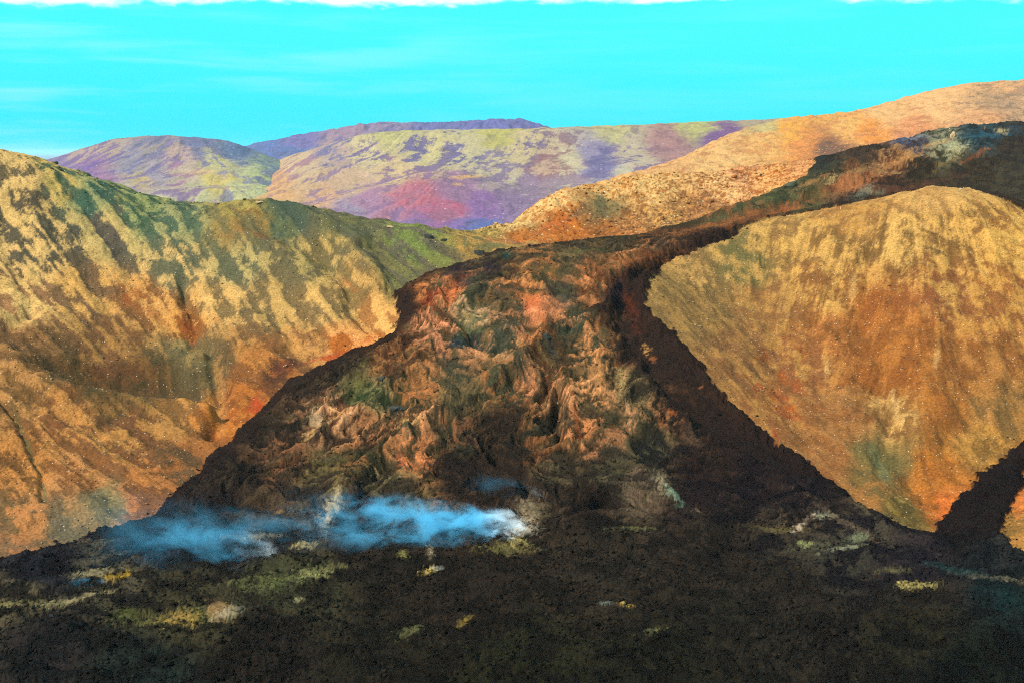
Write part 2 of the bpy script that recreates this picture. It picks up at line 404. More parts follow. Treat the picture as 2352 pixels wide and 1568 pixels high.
zl += (samp(T_L, GX, GY, 17, .5, .2) * 0.12 + np.abs(samp(T_H, GX, GY, 60, .3, .8)) * 0.17) * (1 - 0.3 * chn)
zl *= sm(sdl, 0.5, 20) * 0.93 + 0.07
zl -= chn * 7.0
# ridges (+) and cracks (-) on the cone: pixel lines, half width m, height m
LINES = [
 ([(1045,660),(1000,730),(960,790),(870,840),(790,900)], 5, 4.5),
 ([(1250,690),(1235,740),(1260,800),(1190,850),(1110,890),(1060,920)], 5, 5.0),
 ([(1400,700),(1340,770),(1395,860),(1400,930)], 5, 4.0),
 ([(1330,640),(1380,620),(1490,600)], 6, 3.0),
 ([(1100,690),(1010,780),(920,900),(840,960),(700,1050),(600,1110)], 5, 4.0),
 ([(1130,900),(1000,1000),(880,1080),(780,1160)], 5, 5.0),
 ([(1300,870),(1340,950),(1350,1050)], 4, 3.5),
 ([(1290,920),(1295,980),(1325,1040)], 2.2, -3.5),
 ([(1160,650),(1215,680),(1260,700)], 2.5, -3.0),
 ([(1390,1010),(1440,1060),(1500,1130),(1560,1210)], 4, 3.0),
 ([(1560,930),(1640,1020),(1720,1100),(1830,1180)], 5, 3.0),
 ([(1110,630),(1200,625),(1290,660)], 3, -2.5),
 ([(640,920),(770,880),(830,850)], 2.5, -3.0),
 ([(420,1420),(520,1400),(600,1390)], 5, 1.8),
 ([(560,1350),(740,1310)], 5, 1.5),
 ([(1100,1270),(1300,1255),(1500,1265),(1700,1250)], 6, 2.5),
 ([(1700,500),(1850,455),(1990,425),(2150,400)], 4, 3.0), ([(1860,400),(1960,385),(2060,350),(2140,325)], 5, 3.5), ([(1780,480),(1900,450),(2050,425)], 3, -2.5), ([(2000,400),(2140,375),(2280,335)], 4, 2.5),
 ([(1750,1210),(1900,1190),(2100,1270),(2250,1300)], 7, 3.0),
]
for pl, w, h in LINES:
    q = XY(pl); d = poly_dist(GX + wx * 0.25, GY + wy * 0.25, q)
    zl += h * np.exp(-(d / w) ** 2)
Z1 = Z0 + lav * (thick + zl)
HLINES = [   # spurs (+), hollows and gullies (-) of the two hills
 ([(610,480),(700,505),(790,570),(865,640),(905,668)], 8, 6.5), ([(640,540),(740,600),(840,680),(880,730)], 8, -3.0),
 ([(440,640),(468,760),(490,835),(515,885),(508,950),(498,1005)], 4.5, -5.5),
 ([(0,812),(80,872),(200,925),(330,952),(470,972)], 11, 9.0),
 ([(130,845),(260,868),(380,885),(470,880)], 20, -10.0),
 ([(270,840),(400,820),(480,825)], 9, 2.5),
 ([(0,905),(48,960),(72,1040),(100,1120),(112,1150)], 2.4, -2.6),
 ([(150,430),(260,560),(380,680),(450,790)], 7, -2.2),
 ([(330,470),(480,600),(620,720),(700,810)], 6, -1.8),
 ([(520,490),(660,620),(790,760)], 7, 2.0), ([(600,470),(740,600),(850,720)], 5, -2.0),
 ([(60,390),(120,560),(190,720)], 8, 2.2), ([(20,500),(40,640),(10,760)], 5, -2.5),
 ([(160,960),(330,1060),(430,1090)], 5, -1.6), ([(60,1000),(190,1120),(300,1190)], 6, 1.6), ([(200,1000),(340,1110)], 4, 1.2),
 ([(2010,560),(2000,720),(2030,900),(2080,1030),(2140,1160)], 6, -3.4),
 ([(1900,540),(1890,700),(1930,900),(1990,1080),(2050,1180)], 8, 2.4),
 ([(2110,520),(2110,700),(2130,880),(2160,1040)], 7, 2.2), ([(2200,520),(2200,700),(2210,900),(2190,1060)], 6, -2.2),
 ([(1780,560),(1740,700),(1760,880),(1860,1040)], 6, -1.8), ([(1650,620),(1640,720),(1700,840)], 5, 1.2),
 ([(2290,560),(2300,760),(2290,960)], 7, 2.0), ([(2080,900),(2040,1000),(2030,1120)], 3.5, -1.8)]
hz = np.zeros_like(Z0)
for pl, w, h in HLINES:
    d = poly_dist(GX + wx * 0.3, GY + wy * 0.3, XY(pl)); hz += h * np.exp(-(d / w) ** 2)
Z1 += (1 - lav) * hz * sm(np.abs(sdl), 0, 14)
# small relief of the moss and scree slopes: gullies that run downhill
Fg = Field(Gq, -760, 760, 210, 1390, 200)
# scree on the left hill slid obliquely towards the lava, on the right hill towards the plain
_l = sm(-_fx, -60, 60) * (1 - sm(_fy, 840, 900))
_r = sm(_fx, 20, 120) * (1 - sm(_fy, 840, 900))
Fg.gx = -Fg.gx + _l * 0.95 - _r * 0.15; Fg.gy = -Fg.gy - _l * 0.35 - _r * 0.55
_n = np.hypot(Fg.gx, Fg.gy) + 1e-6; Fg.gx /= _n; Fg.gy /= _n
hs = streaks(Fg, GX, GY, T_P, 215, 38, 14, .2)
hs2 = streaks(Fg, GX, GY, T_M, 130, 22, 14, .6)
hs3 = streaks(Fg, GX, GY, T_H, 60, 9, 9, .1)
Z1 += (1 - lav) * (np.clip(hs, -2, 2) * 0.30 + np.clip(hs2, -2, 2) * 0.10 + samp(T_L, GX, GY, 160) * 0.5 + samp(T_H, GX, GY, 60) * 0.04) * (0.4 + 0.6 * sm(np.abs(sdl), 3, 25))

px, py = proj(GX, GY, Z0 + lav * (thick + 0.6 * z_soft - chn * 5))
wpx = px + samp(T_F, GX, GY, 330, .4, .2) * 9; wpy = py + samp(T_F, GX, GY, 330, .9, .6) * 7

LH = [(30,400,(225,195,130),(110,100,75),.7),(60,450,(222,192,125),(95,88,72),.55),(130,420,(205,185,110),(90,110,85),.5),(200,440,(160,170,120),(70,105,90),.4),(100,560,(232,198,130),(95,92,75),.5),
(250,520,(208,188,125),(100,95,85),.42),(330,470,(150,165,110),(80,110,85),.45),(400,500,(165,170,120),(85,110,90),.4),(560,485,(175,165,90),(140,130,80),.5),(560,520,(150,125,75),(120,115,80),.5),(650,500,(100,115,85),(75,95,85),.4),(800,540,(110,115,75),(100,105,85),.5),
(950,560,(128,148,80),(115,115,95),.5),(1040,590,(132,142,80),(110,105,85),.5),(1080,580,(200,160,85),(130,125,80),.5),(850,600,(120,120,80),(105,100,80),.5),(740,580,(200,175,110),(120,112,75),.45),(820,650,(205,170,105),(140,120,75),.45),(770,545,(112,114,80),(98,100,78),.5),(920,640,(135,135,85),(110,110,85),.5),(400,600,(215,188,125),(110,115,90),.4),(550,600,(190,178,120),(105,110,85),.36),
(700,600,(180,165,105),(115,110,80),.36),(60,700,(238,202,130),(170,130,90),.65),(200,680,(225,180,105),(130,105,75),.5),(320,680,(228,175,102),(150,105,60),.5),(420,740,(220,165,90),(150,80,40),.5),(500,700,(232,192,120),(140,120,80),.5),
(620,700,(200,170,105),(125,110,75),.4),(750,700,(222,186,115),(140,120,80),.45),(850,740,(240,190,115),(180,130,75),.6),(700,800,(205,155,90),(150,110,65),.5),(790,795,(235,165,100),(190,85,45),.5),(840,770,(240,175,100),(185,90,45),.55),(60,780,(160,120,75),(120,90,55),.4),
(250,800,(178,138,80),(130,95,60),.4),(430,790,(160,140,90),(115,108,75),.4),(350,865,(120,90,50),(75,70,40),.4),(250,840,(130,85,45),(85,70,40),.5),(460,830,(118,104,66),(92,86,60),.4),(150,860,(115,95,55),(90,80,50),.5),(220,905,(110,90,55),(88,78,48),.5),
(330,910,(100,95,60),(80,85,60),.5),(500,900,(190,125,65),(150,90,50),.5),(560,880,(180,95,50),(130,65,40),.5),(650,840,(160,80,45),(90,55,40),.45),(600,830,(190,120,65),(140,85,50),.45),(530,960,(205,110,55),(165,75,40),.5),(400,950,(200,150,85),(140,105,60),.45),
(60,880,(185,140,85),(125,95,55),.5),(150,960,(208,152,85),(140,95,55),.5),(300,1020,(195,145,80),(130,90,55),.45),(420,1060,(165,110,60),(110,85,55),.45),(60,1050,(202,142,75),(130,85,45),.5),(200,1100,(205,148,90),(145,90,55),.5),
(340,1100,(198,122,75),(140,85,55),.45),(60,1200,(195,138,85),(130,105,70),.5),(235,1160,(150,138,98),(118,115,88),.45),(150,1210,(150,130,95),(115,110,92),.45),(30,1270,(185,130,85),(140,110,80),.45),(310,1170,(195,132,85),(140,90,65),.45)]
RH = [(1520,660,(195,160,95),(150,125,80),.5),(1600,620,(220,180,110),(150,125,80),.45),(1700,600,(210,175,105),(122,120,75),.35),(1800,540,(230,190,110),(160,128,78),.5),(1950,490,(215,170,95),(175,132,78),.5),(2150,445,(230,190,120),(200,160,100),.6),
(1900,570,(232,190,112),(150,118,68),.42),(2050,560,(240,200,120),(138,108,62),.55),(2200,520,(240,195,112),(145,112,62),.5),(2320,560,(245,200,110),(170,120,60),.65),(1600,720,(185,150,88),(150,122,78),.42),(1750,700,(195,155,90),(155,115,70),.36),
(1900,680,(238,192,110),(152,108,60),.36),(2010,700,(190,110,60),(160,82,48),.4),(2150,660,(225,180,100),(148,100,60),.38),(2300,700,(220,170,90),(160,108,60),.48),(1700,820,(190,145,85),(150,110,70),.4),(1850,830,(208,160,90),(155,105,65),.32),
(2000,820,(190,116,62),(160,86,47),.35),(1930,780,(200,135,75),(155,92,50),.35),(2080,770,(196,122,66),(156,88,48),.35),(2100,860,(188,114,60),(158,84,46),.4),(2250,850,(190,138,75),(150,90,50),.4),(1800,930,(200,150,85),(160,110,65),.45),(1950,960,(180,132,80),(152,98,60),.45),(2060,950,(232,192,120),(155,118,68),.38),
(2150,950,(192,120,60),(162,92,50),.45),(2300,950,(190,142,80),(138,110,65),.45),(1900,1060,(182,132,80),(158,98,60),.45),(2020,1050,(145,130,78),(125,118,75),.4),(2150,1080,(198,116,55),(168,92,45),.45),(2250,1030,(215,165,85),(155,118,60),.45),
(2000,1150,(182,132,75),(128,110,65),.45),(2090,1180,(150,135,75),(108,95,50),.5),(2170,1160,(230,140,65),(165,82,40),.5),(2345,1200,(205,152,80),(148,118,60),.5),(2345,1130,(240,150,75),(150,85,45),.5)]
BR = [(1120,550,(195,170,95),(140,130,75),.5),(1180,515,(240,208,140),(190,150,90),.55),(1250,460,(248,212,145),(212,148,82),.6),(1300,520,(205,100,48),(172,75,40),.5),(1200,556,(208,112,60),(180,90,50),.5),(1140,575,(190,150,95),(150,120,80),.5),(1400,435,(248,204,135),(212,138,72),.62),
(1385,470,(145,135,90),(125,105,72),.5),(1400,525,(192,106,58),(148,84,48),.5),(1500,435,(248,208,140),(188,118,62),.62),(1520,490,(220,170,100),(150,110,65),.45),(1650,420,(252,208,145),(186,112,66),.56),(1700,390,(230,170,120),(170,100,65),.5),
(1780,410,(248,194,125),(190,92,50),.56),(1620,480,(208,148,85),(150,105,65),.42),(1830,380,(240,180,120),(188,108,68),.5),(1450,530,(215,150,90),(155,95,55),.5)]
LV = [(1130,600,(88,84,58),(60,55,45)),(1300,585,(98,90,62),(72,68,54)),(1250,612,(155,98,60),(80,78,58)),(1450,600,(200,132,84),(130,80,50),.55),(1620,540,(95,70,55),(58,50,44)),(1560,575,(170,108,66),(80,65,50)),(1420,570,(82,76,56),(66,62,48)),
(1700,500,(165,95,60),(90,72,54),.5),(1050,625,(70,62,55),(52,46,55)),(980,680,(190,106,64),(90,55,40),.5),(930,705,(75,50,40),(52,40,34)),(880,780,(90,60,45),(58,44,35)),(1030,672,(212,130,84),(80,80,65),.6),(1100,650,(175,110,70),(78,82,68),.35),
(1200,650,(208,136,78),(120,85,55),.5),(1285,665,(98,98,78),(66,66,62),.4),(1345,650,(198,132,78),(130,80,50),.5),(1430,690,(75,55,50),(42,36,42),.4),(1480,620,(85,62,52),(50,42,42),.4),(1465,690,(110,65,45),(48,38,42),.35),(1250,720,(225,148,98),(140,85,55),.55),
(1100,725,(200,170,128),(82,98,74),.5),(1180,735,(178,126,84),(80,82,68),.45),(1300,745,(198,140,88),(70,86,72),.42),(1380,740,(165,108,66),(82,78,58),.42),(1000,760,(215,148,106),(120,75,50),.5),(1080,790,(190,138,94),(56,72,74),.42),(1160,800,(165,128,86),(72,82,68),.45),
(1260,800,(192,120,74),(118,74,45),.5),(1350,800,(208,146,88),(76,82,62),.45),(1450,790,(66,48,40),(44,37,35),.4),(1550,830,(60,45,38),(40,34,32),.4),(900,830,(165,108,66),(98,64,45),.5),(790,850,(66,56,44),(44,41,37),.4),(700,895,(58,50,42),(48,42,36),.5),
(850,905,(132,132,90),(56,74,48),.45),(950,890,(170,112,66),(68,74,48),.45),(1050,900,(124,108,72),(72,74,54),.45),(1150,880,(145,94,56),(76,82,62),.45),(1250,880,(198,136,88),(112,74,50),.5),(1350,905,(222,162,104),(98,84,58),.45),(1440,900,(155,134,92),(66,62,50),.4),
(1540,930,(170,104,66),(46,40,34),.25),(1640,950,(82,54,36),(44,36,32),.4),(1720,1010,(54,42,36),(34,29,30),.4),(600,980,(62,54,44),(48,43,37),.4),(700,985,(120,90,66),(52,48,42),.35),(750,960,(222,172,124),(118,80,55),.45),(850,995,(188,124,82),(78,58,45),.45),
(950,960,(218,156,104),(98,80,55),.5),(1050,1000,(122,86,56),(58,62,48),.4),(1150,990,(66,56,42),(44,41,35),.4),(1250,1000,(132,82,52),(58,58,45),.35),(1350,1000,(200,122,78),(86,68,50),.5),(1430,980,(198,146,102),(82,82,58),.42),(1500,1020,(85,85,65),(40,44,42),.4),
(1600,1060,(52,41,34),(34,29,32),.4),(640,1050,(132,86,62),(66,56,45),.38),(550,1090,(54,49,42),(43,38,37),.4),(750,1085,(105,98,62),(58,54,45),.45),(850,1060,(155,98,62),(72,72,50),.42),(950,1050,(205,120,78),(108,88,58),.5),(900,1110,(112,112,76),(62,58,48),.4),
(1050,1080,(54,45,38),(39,34,33),.4),(1150,1090,(50,42,36),(37,32,32),.4),(1300,1085,(82,77,62),(58,54,45),.45),(1400,1080,(82,82,64),(58,56,48),.45),(1250,1150,(76,66,56),(54,47,42),.45),(1350,1150,(45,38,32),(31,27,27),.4),(1450,1120,(108,98,84),(56,52,48),.4),
(1600,1160,(44,37,37),(30,26,34),.4),(1750,1090,(41,34,36),(30,25,33),.4),(1850,1140,(38,32,36),(27,24,33),.4),(450,1160,(52,46,44),(41,37,40),.4),(600,1160,(74,64,52),(48,43,39),.4),(700,1150,(88,74,56),(54,47,42),.45),(850,1160,(58,50,52),(38,34,40),.4),
(100,1310,(46,48,64),(34,34,42),.4),(350,1225,(44,48,66),(34,34,46),.4),(600,1250,(56,56,66),(38,37,42),.4),(250,1330,(110,104,84),(52,48,44),.3),(50,1385,(120,112,86),(52,48,42),.35),(650,1330,(90,92,66),(54,50,42),.4),(430,1400,(88,84,60),(54,50,42),.4),
(900,1300,(58,51,44),(41,37,33),.45),(1100,1350,(58,50,44),(42,37,33),.45),(1400,1300,(68,60,52),(49,44,39),.5),(1600,1250,(62,54,47),(45,40,36),.45),(1850,1210,(84,76,66),(44,40,42),.4),(1950,1250,(84,82,74),(42,38,46),.4),(2100,1310,(66,58,66),(46,42,54),.45),
(2100,1360,(66,60,50),(46,42,38),.4),(2280,1290,(56,60,64),(34,38,46),.4),(2320,1370,(42,56,58),(32,38,42),.4),(1800,1360,(62,55,49),(46,41,37),.45),(1700,1450,(58,54,46),(40,38,34),.45),(2100,1450,(58,56,42),(37,35,32),.45),(2250,1530,(36,46,40),(27,29,28),.4),
(100,1480,(58,53,56),(39,40,43),.45),(330,1540,(46,60,58),(37,40,40),.4),(600,1480,(52,46,42),(38,34,31),.45),(900,1510,(54,50,41),(38,36,31),.45),(1200,1530,(54,56,39),(38,36,30),.45),(1500,1530,(50,50,38),(34,32,28),.45),(2210,1220,(36,31,32),(27,24,28),.4),(2290,1140,(30,27,30),(23,20,26),.4)]
UL = [(1900,405,(92,96,66),(64,64,50)),(1880,370,(58,72,78),(60,56,52),.35),(1990,350,(90,76,62),(64,60,58)),(2070,322,(88,104,150),(84,82,108),.45),(2050,365,(205,165,112),(120,80,55),.5),(1950,425,(210,152,100),(150,86,56),.5),(2110,395,(78,70,52),(60,55,44)),
(2180,335,(180,195,165),(84,92,72),.35),(2250,312,(66,106,128),(48,68,80),.45),(2330,330,(74,71,60),(58,54,58)),(2250,380,(84,76,58),(68,62,48)),(2200,410,(84,78,60),(68,64,56)),(2335,430,(86,86,72),(68,66,60)),(2050,425,(112,78,62),(72,57,48)),
(1850,445,(112,122,80),(82,90,64)),(1780,468,(120,126,80),(82,94,68)),(1720,485,(165,120,76),(88,90,64)),(1960,455,(92,86,78),(64,60,52)),(1650,512,(178,118,72),(98,90,60)),(1550,540,(140,95,60),(80,72,54)),(1400,560,(88,82,58),(68,66,50)),(1250,578,(84,80,58),(64,60,48))]
isB = (~(sdl > 0)) & (GY > 800) & ((py < 575) & (px > 1085) & (px < 1900)) & (GX > (1085 - 1176) / FPX * GY) & (GY > 830 + (px < 1112) * 0)
right_side = px > 1400
masks_h = 0.85 * hs + 0.40 * hs2 + 0.22 * hs3 + 0.50 * samp(T_P, GX, GY, 330, .5, .5) + 0.34 * samp(T_H, GX, GY, 90, .1, .5); masks_h /= masks_h.std()
masks_r = 0.34 * hs + 0.42 * hs2 + 0.40 * hs3 + 0.60 * samp(T_P, GX, GY, 330, .5, .5) + 0.5 * samp(T_H, GX, GY, 90, .1, .5); masks_r /= masks_r.std()
massive_l = samp(T_L, GX + wx * .5, GY + wy * .5, 190, .15, .35) * 0.8 + samp(T_P, GX + wx * .4, GY * .8 + wy * .4, 330, .1, .8) * 0.6 + samp(T_H, GX, GY, 70, .3, .2) * 0.42 + rope * 0.55 + rope2 * 0.3; massive_l /= massive_l.std()
tus = samp(T_H, GX, GY, 70, .7, .1) * 0.9 + samp(T_M, GX, GY, 200) * 0.6; tus /= tus.std()
cL = anchors_colour(wpx, wpy, LH, masks_h, band=.45); cR = anchors_colour(wpx, wpy, RH, masks_r, band=1.25) * np.array([.89, .87, .82])
cB = anchors_colour(wpx, wpy, BR, tus) * 1.08
cV = anchors_colour(wpx, wpy, LV, massive_l, band=.7); cU = anchors_colour(wpx, wpy, UL, massive_l)
uf = sm(GY + samp(T_F, GX, GY, 200) * 6, 790, 830)[..., None]
cV = cV * (1 - uf) + cU * uf * 0.70
rs = (px > 1400)[..., None]
cV = cV * (1 + 0.22 * np.clip(rope2, -1.6, 2) * cone + 0.16 * np.clip(rope, -1.6, 2) * cone)[..., None]     # highlights painted into the crest colour, shade into the seams
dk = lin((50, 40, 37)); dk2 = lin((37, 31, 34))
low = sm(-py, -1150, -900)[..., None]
cV = cV * .86 + .14 * cV.mean(-1, keepdims=True)
ledge = ((1 - sm(sdl + samp(T_F, GX, GY, 200) * 2.5, 7, 17)) * cone * (py < 1230) * 0.85)[..., None]
cV = cV * (1 - ledge) + (dk * low + dk2 * (1 - low)) * rng.uniform(.8, 1.2, GX.shape)[..., None] * ledge
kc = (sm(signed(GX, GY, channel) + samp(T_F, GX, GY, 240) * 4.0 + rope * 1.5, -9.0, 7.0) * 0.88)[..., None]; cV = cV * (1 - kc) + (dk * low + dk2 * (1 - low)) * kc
olv = (sm(samp(T_P, GX + wx, GY + wy, 230, .6, .3) + samp(T_H, GX, GY, 70) * .5 - rope * .4, .05, .8) * 0.72 * cone)[..., None]
cV = cV * (1 - olv) + np.minimum(cV, lin((82, 84, 62))) * olv
hill = np.where(isB[..., None], cB, np.where(rs, cR, cL))
lv = sm(sdl, -0.4, 0.8)[..., None]
ILL_H = np.array([0.43, 0.36, 0.30]); ILL_L = np.array([0.430, 0.335, 0.262])
nzp = samp(T_H, GX, GY, 60, .2, .9)
hill = patches(hill * ILL_H, px, py, nzp, [
 (300,868,165,40,5,(86,70,46),.72),(465,830,40,16,24,(88,92,70),.3),(120,845,90,48,30,(104,84,52),.5),(260,835,110,14,6,(120,76,42),.5),(400,905,80,22,0,(78,92,70),.4),(760,520,90,26,16,(92,104,78),.45),(640,485,70,14,12,(72,92,78),.5),
 (660,842,55,14,-18,(95,55,40),.8),(760,818,40,8,-14,(200,80,40),.7),(590,935,18,30,10,(205,85,40),.8),(445,985,20,5,35,(235,160,80),.7),(600,545,50,8,8,(165,105,65),.45),(570,490,35,5,5,(120,80,45),.7),
 (310,670,22,26,40,(165,90,40),.7),(355,720,28,12,35,(165,95,48),.6),(840,785,26,10,-50,(190,95,45),.6),(800,640,30,5,40,(190,120,60),.5),(500,735,18,10,30,(170,105,55),.5),(430,740,14,36,-12,(165,85,40),.6),(60,1010,6,80,-20,(95,100,65),.75),(100,1110,6,40,-10,(95,110,80),.75),(505,900,14,110,-4,(200,150,90),.55),
 (1785,898,30,17,30,(165,92,44),.9),(1808,945,36,14,22,(160,86,40),.9),(1818,932,14,12,0,(215,118,50),.8),(1740,890,12,12,20,(160,80,35),.8),(1830,885,16,12,0,(165,92,45),.8),(1750,820,15,15,0,(150,84,36),.85),(1800,860,13,16,0,(180,100,42),.8),(1845,805,18,10,35,(160,92,42),.8),(1715,865,13,6,20,(165,100,45),.7),(1780,995,9,16,-20,(170,80,35),.85),
 (2025,1075,12,60,-28,(90,120,95),.45),(2150,578,18,7,8,(85,70,50),.8),(2060,930,8,40,-15,(235,200,135),.5),(2150,830,7,40,5,(235,200,130),.5),(1960,660,10,28,10,(238,200,125),.5),(2165,1165,18,32,10,(240,130,55),.8),(2345,1150,12,45,10,(235,140,65),.75),
 (1900,850,8,20,0,(235,195,125),.6),(2120,690,40,50,0,(185,110,60),.4),
 (1380,465,14,34,8,(120,120,85),.75),(1285,512,60,12,-20,(215,122,60),.6),(1180,556,60,6,6,(205,120,66),.55),(1330,490,40,8,-30,(120,105,75),.6),
 (1095,590,40,14,10,(205,160,85),.5),
], ILL_H)
LP = [(1215,1165,30,34,10,(225,215,190),.85),(1205,1215,34,18,0,(235,232,222),.8),(1170,1262,60,8,0,(175,170,110),.6),(1190,1250,16,8,0,(225,215,140),.8),(1230,1180,26,40,0,(150,145,110),.5),
 (430,1416,110,15,-4,(165,165,105),.75),(415,1420,48,12,-3,(228,188,100),.9),(500,1405,26,14,0,(205,165,125),.7),(530,1408,40,6,-12,(225,220,195),.6),(290,1408,36,14,0,(120,128,78),.75),(640,1335,90,16,-12,(140,148,98),.75),(720,1318,34,9,-8,(200,205,140),.8),(600,1350,50,9,-5,(120,130,85),.7),
 (215,1318,60,7,-8,(200,192,155),.75),(270,1325,30,5,-12,(238,200,85),.9),(200,1372,60,4,-18,(200,190,150),.8),(110,1388,60,4,-6,(185,180,140),.7),(30,1383,50,5,0,(180,178,125),.7),(690,1377,18,5,0,(200,200,155),.8),(990,1309,20,5,-8,(245,222,135),.95),(1005,1307,12,3,0,(190,215,230),.8),
 (990,1270,9,12,0,(210,200,175),.7),(925,1275,10,6,20,(190,190,120),.7),(780,1300,28,4,0,(165,165,115),.7),(940,1452,30,8,-15,(150,155,110),.7),(1065,1432,14,6,-30,(175,155,85),.7),(1390,1388,12,3,0,(180,200,195),.85),(1438,1392,13,4,0,(235,200,115),.95),(1500,1450,24,7,-20,(145,145,105),.7),
 (1450,1222,46,6,-5,(140,145,102),.75),(1520,1112,20,32,-30,(200,198,172),.7),(1548,1146,34,9,42,(160,205,190),.8),(1605,1180,14,8,40,(150,140,125),.7),(1790,1215,55,5,0,(135,130,90),.7),(1898,1185,20,6,0,(205,215,195),.8),(1838,1207,20,5,-35,(215,208,195),.85),(1950,1205,90,6,27,(125,116,102),.7),
 (1880,1255,60,9,-4,(120,125,102),.6),(1845,1251,14,5,0,(205,218,155),.85),(1940,1258,36,4,-13,(200,210,182),.8),(1970,1235,20,7,0,(160,178,150),.7),(2100,1345,40,7,3,(225,212,140),.9),(2060,1311,28,4,0,(150,148,108),.7),(2290,1330,70,5,8,(155,150,130),.7),(2200,1308,80,8,12,(58,98,104),.6),(2310,1375,70,22,14,(34,70,76),.65),
 (765,1165,14,32,28,(228,218,178),.85),(745,1195,18,16,0,(205,195,175),.6),(700,1250,26,6,0,(225,220,170),.7),(610,1232,40,6,-8,(190,190,170),.6),(530,1232,30,5,0,(150,170,190),.5),(640,1175,12,5,0,(180,160,110),.7),
 (841,912,26,36,-30,(58,78,48),.75),(820,880,14,36,28,(150,152,98),.6),(932,1002,14,26,-25,(60,100,84),.75),(725,962,16,22,10,(232,208,172),.85),(776,958,24,10,-25,(238,188,128),.8),(718,1000,18,12,-30,(235,200,140),.8),(932,1066,26,12,20,(225,132,98),.85),(945,975,26,12,20,(240,205,140),.8),(960,905,40,10,-20,(215,140,88),.6),
 (910,938,22,10,0,(70,72,70),.75),(905,865,16,30,5,(72,62,52),.6),(1036,672,16,46,40,(222,128,84),.8),(985,690,26,16,-10,(150,72,48),.8),(1212,688,26,12,25,(238,150,88),.85),(1225,715,14,34,-20,(218,125,82),.8),(1240,740,14,30,-25,(225,140,96),.75),(1228,678,34,8,18,(70,78,58),.85),(1164,661,30,5,14,(55,60,50),.8),(1190,668,40,5,12,(75,80,60),.6),
 (1298,691,22,26,0,(88,92,86),.75),(1293,657,24,14,0,(76,78,66),.7),(1088,628,60,8,-16,(60,50,60),.7),(1127,612,24,10,0,(50,46,70),.7),(1054,648,44,7,8,(52,58,70),.75),(1049,789,12,11,0,(30,62,90),.85),(1058,755,13,28,-15,(72,92,66),.8),(1090,733,22,24,30,(128,142,108),.7),(1072,730,10,8,0,(225,205,130),.7),(1298,757,26,32,-30,(58,66,58),.8),(1386,784,12,22,-10,(84,96,78),.8),
 (1483,791,9,16,-20,(245,195,120),.9),(1500,815,8,6,40,(190,125,85),.8),(1260,800,14,26,-30,(48,66,74),.7),(1163,585,14,7,0,(35,85,85),.75),(1270,620,40,9,0,(84,92,60),.6),(1330,580,60,5,-8,(105,120,72),.5),(1200,842,26,34,-25,(82,88,76),.7),(1150,790,18,20,0,(78,84,74),.7),(1300,960,7,44,-4,(70,62,55),.8),(1322,960,6,60,-8,(200,115,70),.7),
 (1375,870,22,40,-15,(232,178,120),.7),(1355,1045,22,8,-30,(225,165,125),.8),(1410,1000,22,24,0,(212,150,108),.6),(1540,950,16,5,30,(215,135,85),.7),(1595,1010,20,30,-40,(150,125,105),.5),(1610,880,10,3,-30,(215,150,110),.6),(1425,880,9,28,0,(205,190,135),.7),(1060,870,28,38,-30,(74,84,72),.6),(1000,995,24,30,0,(72,80,64),.5),(1130,985,80,52,0,(50,43,38),.95),(1110,1060,120,60,0,(40,35,33),1.05),(1250,1130,160,50,0,(46,41,38),.7),(1620,1080,120,80,25,(36,31,36),.7),(1360,1150,40,60,0,(40,34,30),.5),
 (1600,1120,90,40,30,(34,29,38),.5),(1450,700,14,50,-20,(115,62,42),.7),(1420,665,10,40,5,(50,40,58),.8),(2185,332,34,14,12,(190,210,185),.85),(2195,345,18,14,0,(215,220,180),.7),(2120,318,50,5,-10,(190,200,190),.6),(2145,330,50,6,-14,(215,180,120),.6),(2090,360,26,14,-10,(222,180,118),.75),(1980,390,60,7,-14,(190,160,110),.6),
 (1960,425,40,14,-6,(212,150,105),.7),(2000,405,22,16,0,(170,100,60),.5),(1985,440,26,12,-40,(140,155,145),.7),(2020,445,14,6,0,(150,165,140),.6),(1910,415,18,8,-30,(225,205,150),.6),(2260,312,70,7,-4,(45,105,140),.85),(2300,302,14,6,0,(225,215,160),.8),(2330,296,24,6,-6,(60,90,120),.7),(2080,322,40,5,-4,(80,120,180),.7),(2240,360,26,4,-24,(190,120,75),.7),(2170,380,40,4,-30,(160,140,85),.6),(2270,345,16,3,-12,(235,160,95),.8),
 (1930,430,90,15,-16,(185,128,84),.7),(1760,490,110,11,-16,(155,104,66),.65),(2060,375,60,14,-20,(200,152,102),.7),(1900,388,50,9,-20,(56,68,66),.6),(1640,515,90,8,-16,(158,104,64),.6),(1460,600,90,16,-10,(185,122,76),.5),(2130,425,90,8,-14,(105,76,62),.6),(2250,355,60,5,-16,(110,84,66),.6),(1870,415,40,6,-24,(215,170,115),.6),(1990,455,40,5,-14,(60,56,52),.7),(1800,435,16,4,-35,(28,26,26),.9),(1825,420,14,5,-25,(110,125,95),.6),(1870,445,20,10,0,(85,105,75),.6),(1740,470,60,6,-18,(85,118,80),.6),(1660,500,50,4,-14,(90,115,85),.6),(1810,480,50,5,-10,(185,115,75),.7),(2250,520,30,20,0,(85,85,75),.4)]
LP = [(a, b_, c_ * (1.2 if b_ > 1190 and d_ < 12 else 1), d_ * (1.25 if b_ > 1190 else 1), e_, f_, g_ * (.92 if b_ > 1190 else .8)) for a, b_, c_, d_, e_, f_, g_ in LP]
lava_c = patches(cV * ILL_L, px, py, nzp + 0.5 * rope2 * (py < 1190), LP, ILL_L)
lava_c = lava_c * (1 - front[..., None] * np.array([.36, .28, .22]))
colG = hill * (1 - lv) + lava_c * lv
colG = np.clip(colG, 0.0015, 0.75)

